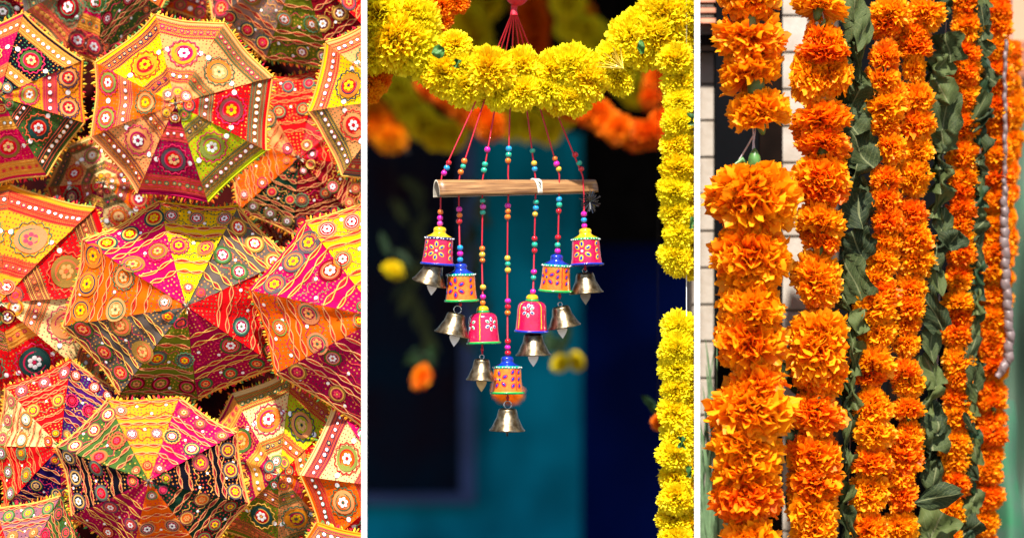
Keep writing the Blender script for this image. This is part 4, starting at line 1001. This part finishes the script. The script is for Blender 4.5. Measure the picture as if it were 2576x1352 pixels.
# strap-leaved plant at the foot of the wall
g = thing('strap_leaf_plant', P(1775, 1500, .3), 'long bladed green plant growing up between the white board and the gate post', 'plant')
for k in range(26):
    bx = RND.uniform(1745, 1830); tx = RND.choice([RND.uniform(1755, 1800), RND.uniform(1740, 1860)]); ty = RND.uniform(840, 1230); y_ = RND.uniform(.24, .37)
    p0, p2 = P(bx, 1520, y_), P(tx, ty, y_ - .03); p1 = (p0 + p2) / 2 + Vector((RND.uniform(-.03, .03), 0, .05))
    mb = MB(); vs = []; n = 12; wd = RND.uniform(.005, .011)
    for i in range(n + 1):
        t = i / n; p = p0 * (1-t)**2 + p1 * 2*t*(1-t) + p2 * t*t; ww = wd * (1 - t) ** .6 + .0004
        vs += [p + Vector((-ww, 0, 0)), p + Vector((0, .003, 0)), p + Vector((ww, 0, 0))]
    fs = []
    for i in range(n): fs += [(3*i, 3*i+1, 3*i+4, 3*i+3), (3*i+1, 3*i+2, 3*i+5, 3*i+4)]
    mb.add(vs, fs); mb.build('blade', M['blade'], g)
for k, (x, y, r_) in enumerate(((2000, 1100, .5), (2005, 1180, -.4), (1995, 1250, .2), (1990, 900, .3), (2000, 960, -.6))):
    leaf(g, x, y, 46, 120, .3, 'leaf', 'leaf', r_)
# peach plastered wall and green drapery at the right edge
M['peach'] = simple('peach_plaster', (.72, .36, .23), .9, var=.05, scale=3); M['clay'] = simple('clay_band', (.42, .15, .08), .9, var=.1, scale=4); M['umber'] = simple('umber_band', (.10, .035, .02), .9, var=.1)
w = thing('peach_wall', P(2600, 700, 1.3), 'peach plastered wall with clay and brown bands at the top right corner', 'wall')
plane_box('plaster', X(2440, 1.3), X(2440, 1.3) + 1.6, 1.30, 1.4, Z(104, 1.3), 2.9, M['peach'], parent=w)
plane_box('clay_band', X(2440, 1.3), X(2440, 1.3) + 1.6, 1.29, 1.4, Z(192, 1.3), Z(104.5, 1.3), M['clay'], parent=w)
plane_box('brown_dado', X(2440, 1.3), X(2440, 1.3) + 1.6, 1.28, 1.4, 0, Z(192.5, 1.3), M['umber'], parent=w)
def green_cloth(name, xfun, y0, mat, label, folds, seed, ztop, zbot):
    vs = []; nx_, nz_ = 40, 80; rg = random.Random(seed)
    for j in range(nz_ + 1):
        dy = ztop + (zbot - ztop) * j / nz_; xl, xr = xfun(dy)
        for i in range(nx_ + 1):
            u = i / nx_; dx = xl + (xr - xl) * u
            dep = y0 - .11 * math.sin(math.pi * u) ** .5 + folds * (math.sin(dx * .075 + dy * .004 + seed) * .5 + .7 * math.sin(dx * .034 - dy * .0055 + 2 * seed) + .12 * math.sin(dy * .02 + dx * .02))
            vs.append(P(dx, dy, dep))
    fs = [(j*(nx_+1)+i, (j+1)*(nx_+1)+i, (j+1)*(nx_+1)+i+1, j*(nx_+1)+i+1) for j in range(nz_) for i in range(nx_)]
    n0 = len(vs); vs += [v + Vector((0, .12, 0)) for v in vs]; fs += [tuple(n0 + a for a in f_[::-1]) for f_ in fs]
    o = place(name, mesh(name, [v - P(2600, 1352, y0) for v in vs], fs, [mat]), None, P(2600, 1352, y0))
    return tag(o, label, 'cloth')
M['green'] = simple('green_cotton', (.065, .15, .092), .9, var=.15, scale=7, bump=.6, bscale=500, c2=(.09, .14, .10)); M['green2'] = simple('bright_green_cotton', (.03, .19, .085), .9, var=.2, scale=12, bump=.6, bscale=500, c2=(.07, .15, .10))
green_cloth('green_drape', lambda d: (2522 + 34 * math.exp(-((d - 243) / 60.0) ** 2), 2760), .80, M['green'], 'green cotton cloth hanging in folds at the right edge behind the cord', .050, 1, 243, 1420)
green_cloth('green_sleeve_cloth', lambda d: (2470, 2542 + 34 * (1 - math.exp(-max(0, d - 1000) / 160)) + 8 * math.sin(d * .02)), .66, M['green2'], 'brighter green cloth bulging in front of the drape at the lower right', .026, 3, 1005, 1420)

# ---- orange garlands
BAY[0] = 'R'
def garland(label, y, rows, lib, mat='orange', grp='orange marigold garlands hung in a row', jit=4, calyx=True, hf=lambda q: 1.18, wf=1.0):
    g = thing('marigold_garland', P(rows[0][0], rows[0][1], y), label, 'garland', grp)
    for x, yy_, w_, h_ in rows:
        flower(g, x + RND.uniform(-jit, jit), yy_, w_ * wf, h_ * hf(yy_), y + RND.uniform(-.01, .01), lib, M[mat], 'side', calyx)
    string_part(g, [P(rows[0][0], -60, y)] + [P(r_[0], r_[1], y) for r_ in rows], .0016)
    return g
g = garland('leftmost orange garland with the biggest ruffled flowers and a bare gap of string', -.12,
    [(1895,15,165,95),(1887,118,195,110),(1890,165,180,90),(1908,262,168,92),(1885,455,240,110),(1870,500,190,90),(1905,540,230,110),(1890,610,205,100),(1890,690,205,90),(1895,760,185,80),(1890,832,205,105),(1905,935,150,90),(1872,985,140,60),(1890,1060,235,100),(1875,1100,200,80),(1882,1155,195,90),(1885,1215,170,80),(1880,1272,190,85),(1882,1340,170,90),(1885,1018,150,70),(1885,880,150,70),(1888,725,170,80)], FLOP, hf=lambda q: 1.45 if q > 500 else 1.1, wf=.93)
mb = MB(); mb.tube([P(1893, 310, -.13), P(1896, 345, -.14), P(1892, 400, -.13)], .0022, 6); mb.tube([P(1896, 340, -.14), P(1870, 385, -.13), P(1855, 410, -.12)], .0022, 6)
mb.tube([P(1895, 345, -.135), P(1898, 372, -.135), P(1893, 405, -.13)], .0016, 6); mb.build('loose_thread', M['thread'], g)
mb = MB(); mb.lathe([(.0005, .030), (.006, .026), (.014, .010), (.017, -.006), (.013, -.022), (.004, -.030), (.0005, -.031)], 12, off=tuple(P(1898, 403, -.14))); mb.build('bud', M['bud'], g)
mb = MB(); mb.lathe([(.0005, .045), (.014, .040), (.020, .01), (.022, -.02), (.016, -.045)], 12, off=tuple(P(1902, 205, -.13))); mb.build('bud', M['calyx'], g)
mb = MB(); mb.tube([P(1850, 412, -.12), P(1868, 402, -.13), P(1880, 412, -.12)], [.003, .008, .003], 8); mb.build('bud', M['bud'], g)
garland('second orange garland from the left, ruffled flowers packed in a column', -.02,
    [(2062,0,140,60),(2082,95,105,75),(2060,110,80,70),(2068,142,135,50),(2040,215,110,95),(2085,205,110,85),(2065,285,150,70),(2068,345,140,70),(2070,420,145,85),(2065,490,135,75),(2065,545,135,75),(2070,595,100,55),(2052,672,125,85),(2062,745,115,75),(2058,815,155,95),(2052,915,160,110),(2060,960,140,90),(2045,1010,110,60),(2055,1060,150,80),(2050,1125,150,90),(2050,1190,150,80),(2045,1245,140,75),(2040,1315,135,90),(2045,1350,120,60)], FLOP)
garland('third orange garland from the left, beside the first strand of dried leaves', .06,
    [(2235,20,110,65),(2228,75,85,50),(2225,130,85,60),(2250,40,70,50),(2215,215,90,60),(2240,235,90,70),(2225,285,110,60),(2228,325,90,45),(2240,385,90,60),(2230,440,88,55),(2228,490,88,55),(2232,545,86,55),(2225,600,84,50),(2218,645,90,55),(2205,690,84,45),(2215,755,120,60),(2200,790,130,70),(2205,850,100,55),(2195,900,115,60),(2185,950,95,50),(2188,1000,95,55),(2195,1050,110,60),(2195,1100,120,60),(2190,1150,110,55),(2186,1210,95,60),(2180,1265,100,55),(2182,1315,105,60),(2180,1360,95,50)], FINE)
garland('fourth orange garland, its flowers touching those of the third', .10,
    [(2325,48,110,60),(2295,75,90,60),(2300,110,100,50),(2295,160,60,60),(2308,235,90,60),(2300,300,105,65),(2310,370,95,55),(2300,425,95,60),(2295,470,80,50),(2292,525,95,50),(2290,575,98,55),(2300,620,105,55),(2300,670,105,55),(2292,715,95,55),(2288,760,85,50),(2285,822,72,45),(2280,875,80,50),(2278,925,85,50),(2284,975,84,50),(2284,1020,84,45),(2288,1075,70,45),(2275,1120,95,55),(2270,1165,110,60),(2262,1210,95,55),(2268,1260,90,55),(2262,1310,95,55),(2262,1352,85,50)], FINE)
def auto(xs, w_, step, y0=-10, y1=1380, jw=.12):
    rows = []; yy_ = y0
    while yy_ < y1:
        x = np.interp(yy_, [a for a, b in xs], [b for a, b in xs]); rows.append((x, yy_, w_ * RND.uniform(1 - jw, 1 + jw), step * RND.uniform(1.05, 1.35))); yy_ += step * RND.uniform(.85, 1.1)
    return rows
garland('fifth orange garland of small flowers between the two dark leaf strands', .2, auto([(0,2432),(400,2425),(700,2412),(1000,2410),(1200,2402),(1352,2388)], 80, 36), FINE)
garland('narrow orange garland tight behind the right side of the fifth garland', .3, auto([(0,2452),(400,2440),(700,2425),(1000,2420),(1200,2400),(1352,2380)], 66, 36), FINE, calyx=False)
garland('sixth orange garland of small flowers beside the mauve cord', .32, auto([(0,2508),(300,2512),(600,2510),(800,2498),(1000,2500),(1352,2478)], 76, 33), FINE)
garland('narrow orange garland right of the mauve cord, ending above the middle', .5, auto([(100,2545),(300,2553),(500,2540),(800,2522)], 48, 28, 120, 790), FINE, calyx=False)
garland('shadowed orange garland showing between the sixth garland and its leaves', .42, auto([(0,2490),(600,2498),(1352,2465)], 60, 33), FINE, calyx=False)
# leaf strands
g = thing('leaf_strand', P(2150, 600, .05), 'widest strand of folded dried leaves, between the second and third orange garlands', 'leaf strand', 'strands of dried leaves between the garlands')
for x, y_, w_, h_, k_ in ((2150,20,90,110,'leaf'),(2172,85,60,110,'leaf'),(2140,95,70,120,'curl'),(2160,165,50,110,'curl'),(2130,190,55,90,'curl'),(2150,250,85,90,'fold'),(2145,300,90,80,'fold'),(2165,375,95,110,'fold'),(2150,440,80,60,'curl'),(2165,480,95,75,'leaf'),(2162,530,85,90,'fold'),(2155,615,88,84,'fold'),(2145,700,78,115,'fold'),(2140,780,60,90,'curl'),(2165,810,70,70,'leaf'),(2135,850,60,80,'curl'),(2150,900,50,90,'curl'),(2140,980,50,100,'curl'),(2125,1010,55,90,'curl'),(2150,1050,55,80,'leaf'),(2130,1110,45,110,'curl'),(2128,1190,45,110,'curl'),(2120,1260,50,100,'curl'),(2135,1320,60,100,'curl')):
    leaf(g, x, y_, w_, h_, .02 + RND.uniform(-.02, .02), k_, 'leaf', RND.uniform(-.55, .55))
string_part(g, [P(2155, -40, .13), P(2155, 700, .13), P(2128, 1400, .13)], .0015)
g = thing('leaf_strand', P(2360, 600, .16), 'strand of large crumpled leaves between the fourth and fifth orange garlands', 'leaf strand', 'strands of dried leaves between the garlands')
for x, y_, w_, h_, k_ in ((2375,10,60,60,'curl'),(2385,120,75,75,'fold'),(2370,165,90,60,'leaf'),(2345,175,70,50,'curl'),(2370,230,95,80,'leaf'),(2378,290,80,120,'fold'),(2372,355,70,55,'fold'),(2358,400,70,60,'curl'),(2365,455,80,60,'curl'),(2362,505,60,90,'curl'),(2372,560,60,80,'leaf'),(2400,605,90,55,'leaf'),(2360,640,60,90,'curl'),(2358,700,55,90,'leaf'),(2345,780,60,110,'fold'),(2345,860,60,110,'leaf'),(2342,930,60,90,'fold'),(2340,1000,55,80,'curl'),(2345,1050,70,90,'fold'),(2352,1095,85,75,'fold'),(2345,1150,60,60,'curl'),(2350,1200,70,90,'leaf'),(2350,1330,110,100,'fold'),(2345,1375,100,90,'fold')):
    leaf(g, x, y_, w_, h_, .11 + RND.uniform(-.02, .02), k_, 'leaf', RND.uniform(-.5, .5))
leaf(g, 2360, 1250, 75, 120, .0, 'leaf', 'leaf', 1.35, 0)
string_part(g, [P(2382, -40, .21), P(2370, 500, .21), P(2345, 1400, .21)], .0015)
g = thing('leaf_strand', P(2470, 600, .26), 'narrow strand of dark green leaves beside the sixth orange garland', 'leaf strand', 'strands of dried leaves between the garlands')
yy_ = 0
while yy_ < 1380:
    x = np.interp(yy_, [0, 300, 600, 800, 1352], [2474, 2476, 2458, 2450, 2442])
    leaf(g, x + RND.uniform(-8, 8), yy_, RND.uniform(30, 52), RND.uniform(50, 80), .18 + RND.uniform(-.02, .02), RND.choice(['leaf', 'curl', 'fold']), RND.choice(['leaf', 'leaf', 'leaf', 'deep_leaf']), RND.uniform(-.9, .9)); yy_ += 38
string_part(g, [P(2476, -40, .26), P(2460, 600, .26), P(2442, 1400, .26)], .0015)
# mauve ruched cord
M['mauve'] = simple('mauve_satin', (.20, .14, .135), .45, var=.12, scale=60, bump=.2)
g = thing('ruched_cord', P(2530, 700, .28), 'mauve ruched satin cord looping down in front of the green cloth', 'cord')
path = [(100,2531,6),(200,2527,6),(300,2529,7),(430,2527,7),(480,2527,9),(530,2526,12),(600,2527,14),(700,2530,14),(780,2536,14),(850,2540,14),(900,2537,14),(930,2522,13),(948,2506,9)]
mb = MB(); pts, rs = [], []
ys = np.linspace(0, len(path) - 1, 420)
for q in ys:
    i = min(int(q), len(path) - 2); t = q - i; a, b = path[i], path[i+1]
    yv, xv, rv = a[0]+(b[0]-a[0])*t, a[1]+(b[1]-a[1])*t, a[2]+(b[2]-a[2])*t
    s = yv / 26.0 * 2 * math.pi
    pts.append(P(xv + 1.5 * math.sin(s * .5), yv, .28 + .002 * math.cos(s))); rs.append(rv / 1150)
nc = 20; vs = []; kk = len(pts)
for i, p in enumerate(pts):
    d = (pts[min(i + 1, kk - 1)] - pts[max(i - 1, 0)]).normalized(); a = d.cross(Vector((0, 1, 0))).normalized(); b_ = d.cross(a)
    s0 = i / kk * 860
    for j in range(nc):
        th = 2 * math.pi * j / nc
        rr_ = rs[i] * (1 + -.055 * abs(math.sin(s0 / 13 * math.pi + 1.1 * th + .8 * math.sin(s0 * .05))) + .02 + .06 * math.sin(s0 * .23 + 3 * th) + .04 * math.sin(s0 * .071 + th))
        vs.append(p + (a * math.cos(th) + b_ * math.sin(th)) * rr_)
mb.add(vs, [(i*nc+j, i*nc+(j+1)%nc, (i+1)*nc+(j+1)%nc, (i+1)*nc+j) for i in range(kk-1) for j in range(nc)] + [tuple(range(nc)), tuple(range((kk-1)*nc, kk*nc))[::-1]])
mb.build('cord', M['mauve'], g)

BAY[0] = None

# ------------------------------------------------------------------ cut what would poke through the white boards
bpy.context.view_layer.update()
for o, bay in TRIM:
    if o.type != 'MESH': continue
    bb = [o.matrix_world @ Vector(c) for c in o.bound_box]
    ang = [p.x / (CAMD + p.y) for p in bb]
    jobs = []
    if bay == 'L' and max(ang) > K1: jobs.append((K1, 1))
    if bay == 'M' and min(ang) < K1: jobs.append((K1, -1))
    if bay == 'M' and max(ang) > K2: jobs.append((K2, 1))
    if bay == 'R' and min(ang) < K2: jobs.append((K2, -1))
    if not jobs: continue
    slots = [(s.link, s.material) for s in o.material_slots]
    me = o.data.copy() if o.data.users > 1 else o.data
    o.data = me
    for s, (lk, mt) in zip(o.material_slots, slots): s.link = lk; s.material = mt
    bm = bmesh.new(); bm.from_mesh(me); inv = o.matrix_world.inverted()
    for k, sg in jobs:
        co = inv @ Vector((0, -CAMD, CAMZ)); nw = Vector((1, -k, 0)) * sg
        nl = (o.matrix_world.to_3x3().transposed() @ nw)
        bmesh.ops.bisect_plane(bm, geom=bm.verts[:] + bm.edges[:] + bm.faces[:], plane_co=co, plane_no=nl, clear_outer=True)
    bm.to_mesh(me); bm.free()
    if len(me.polygons) == 0:
        kids = [c for c in bpy.data.objects if c.parent == o]
        for c in kids: bpy.data.objects.remove(c)
        bpy.data.objects.remove(o)
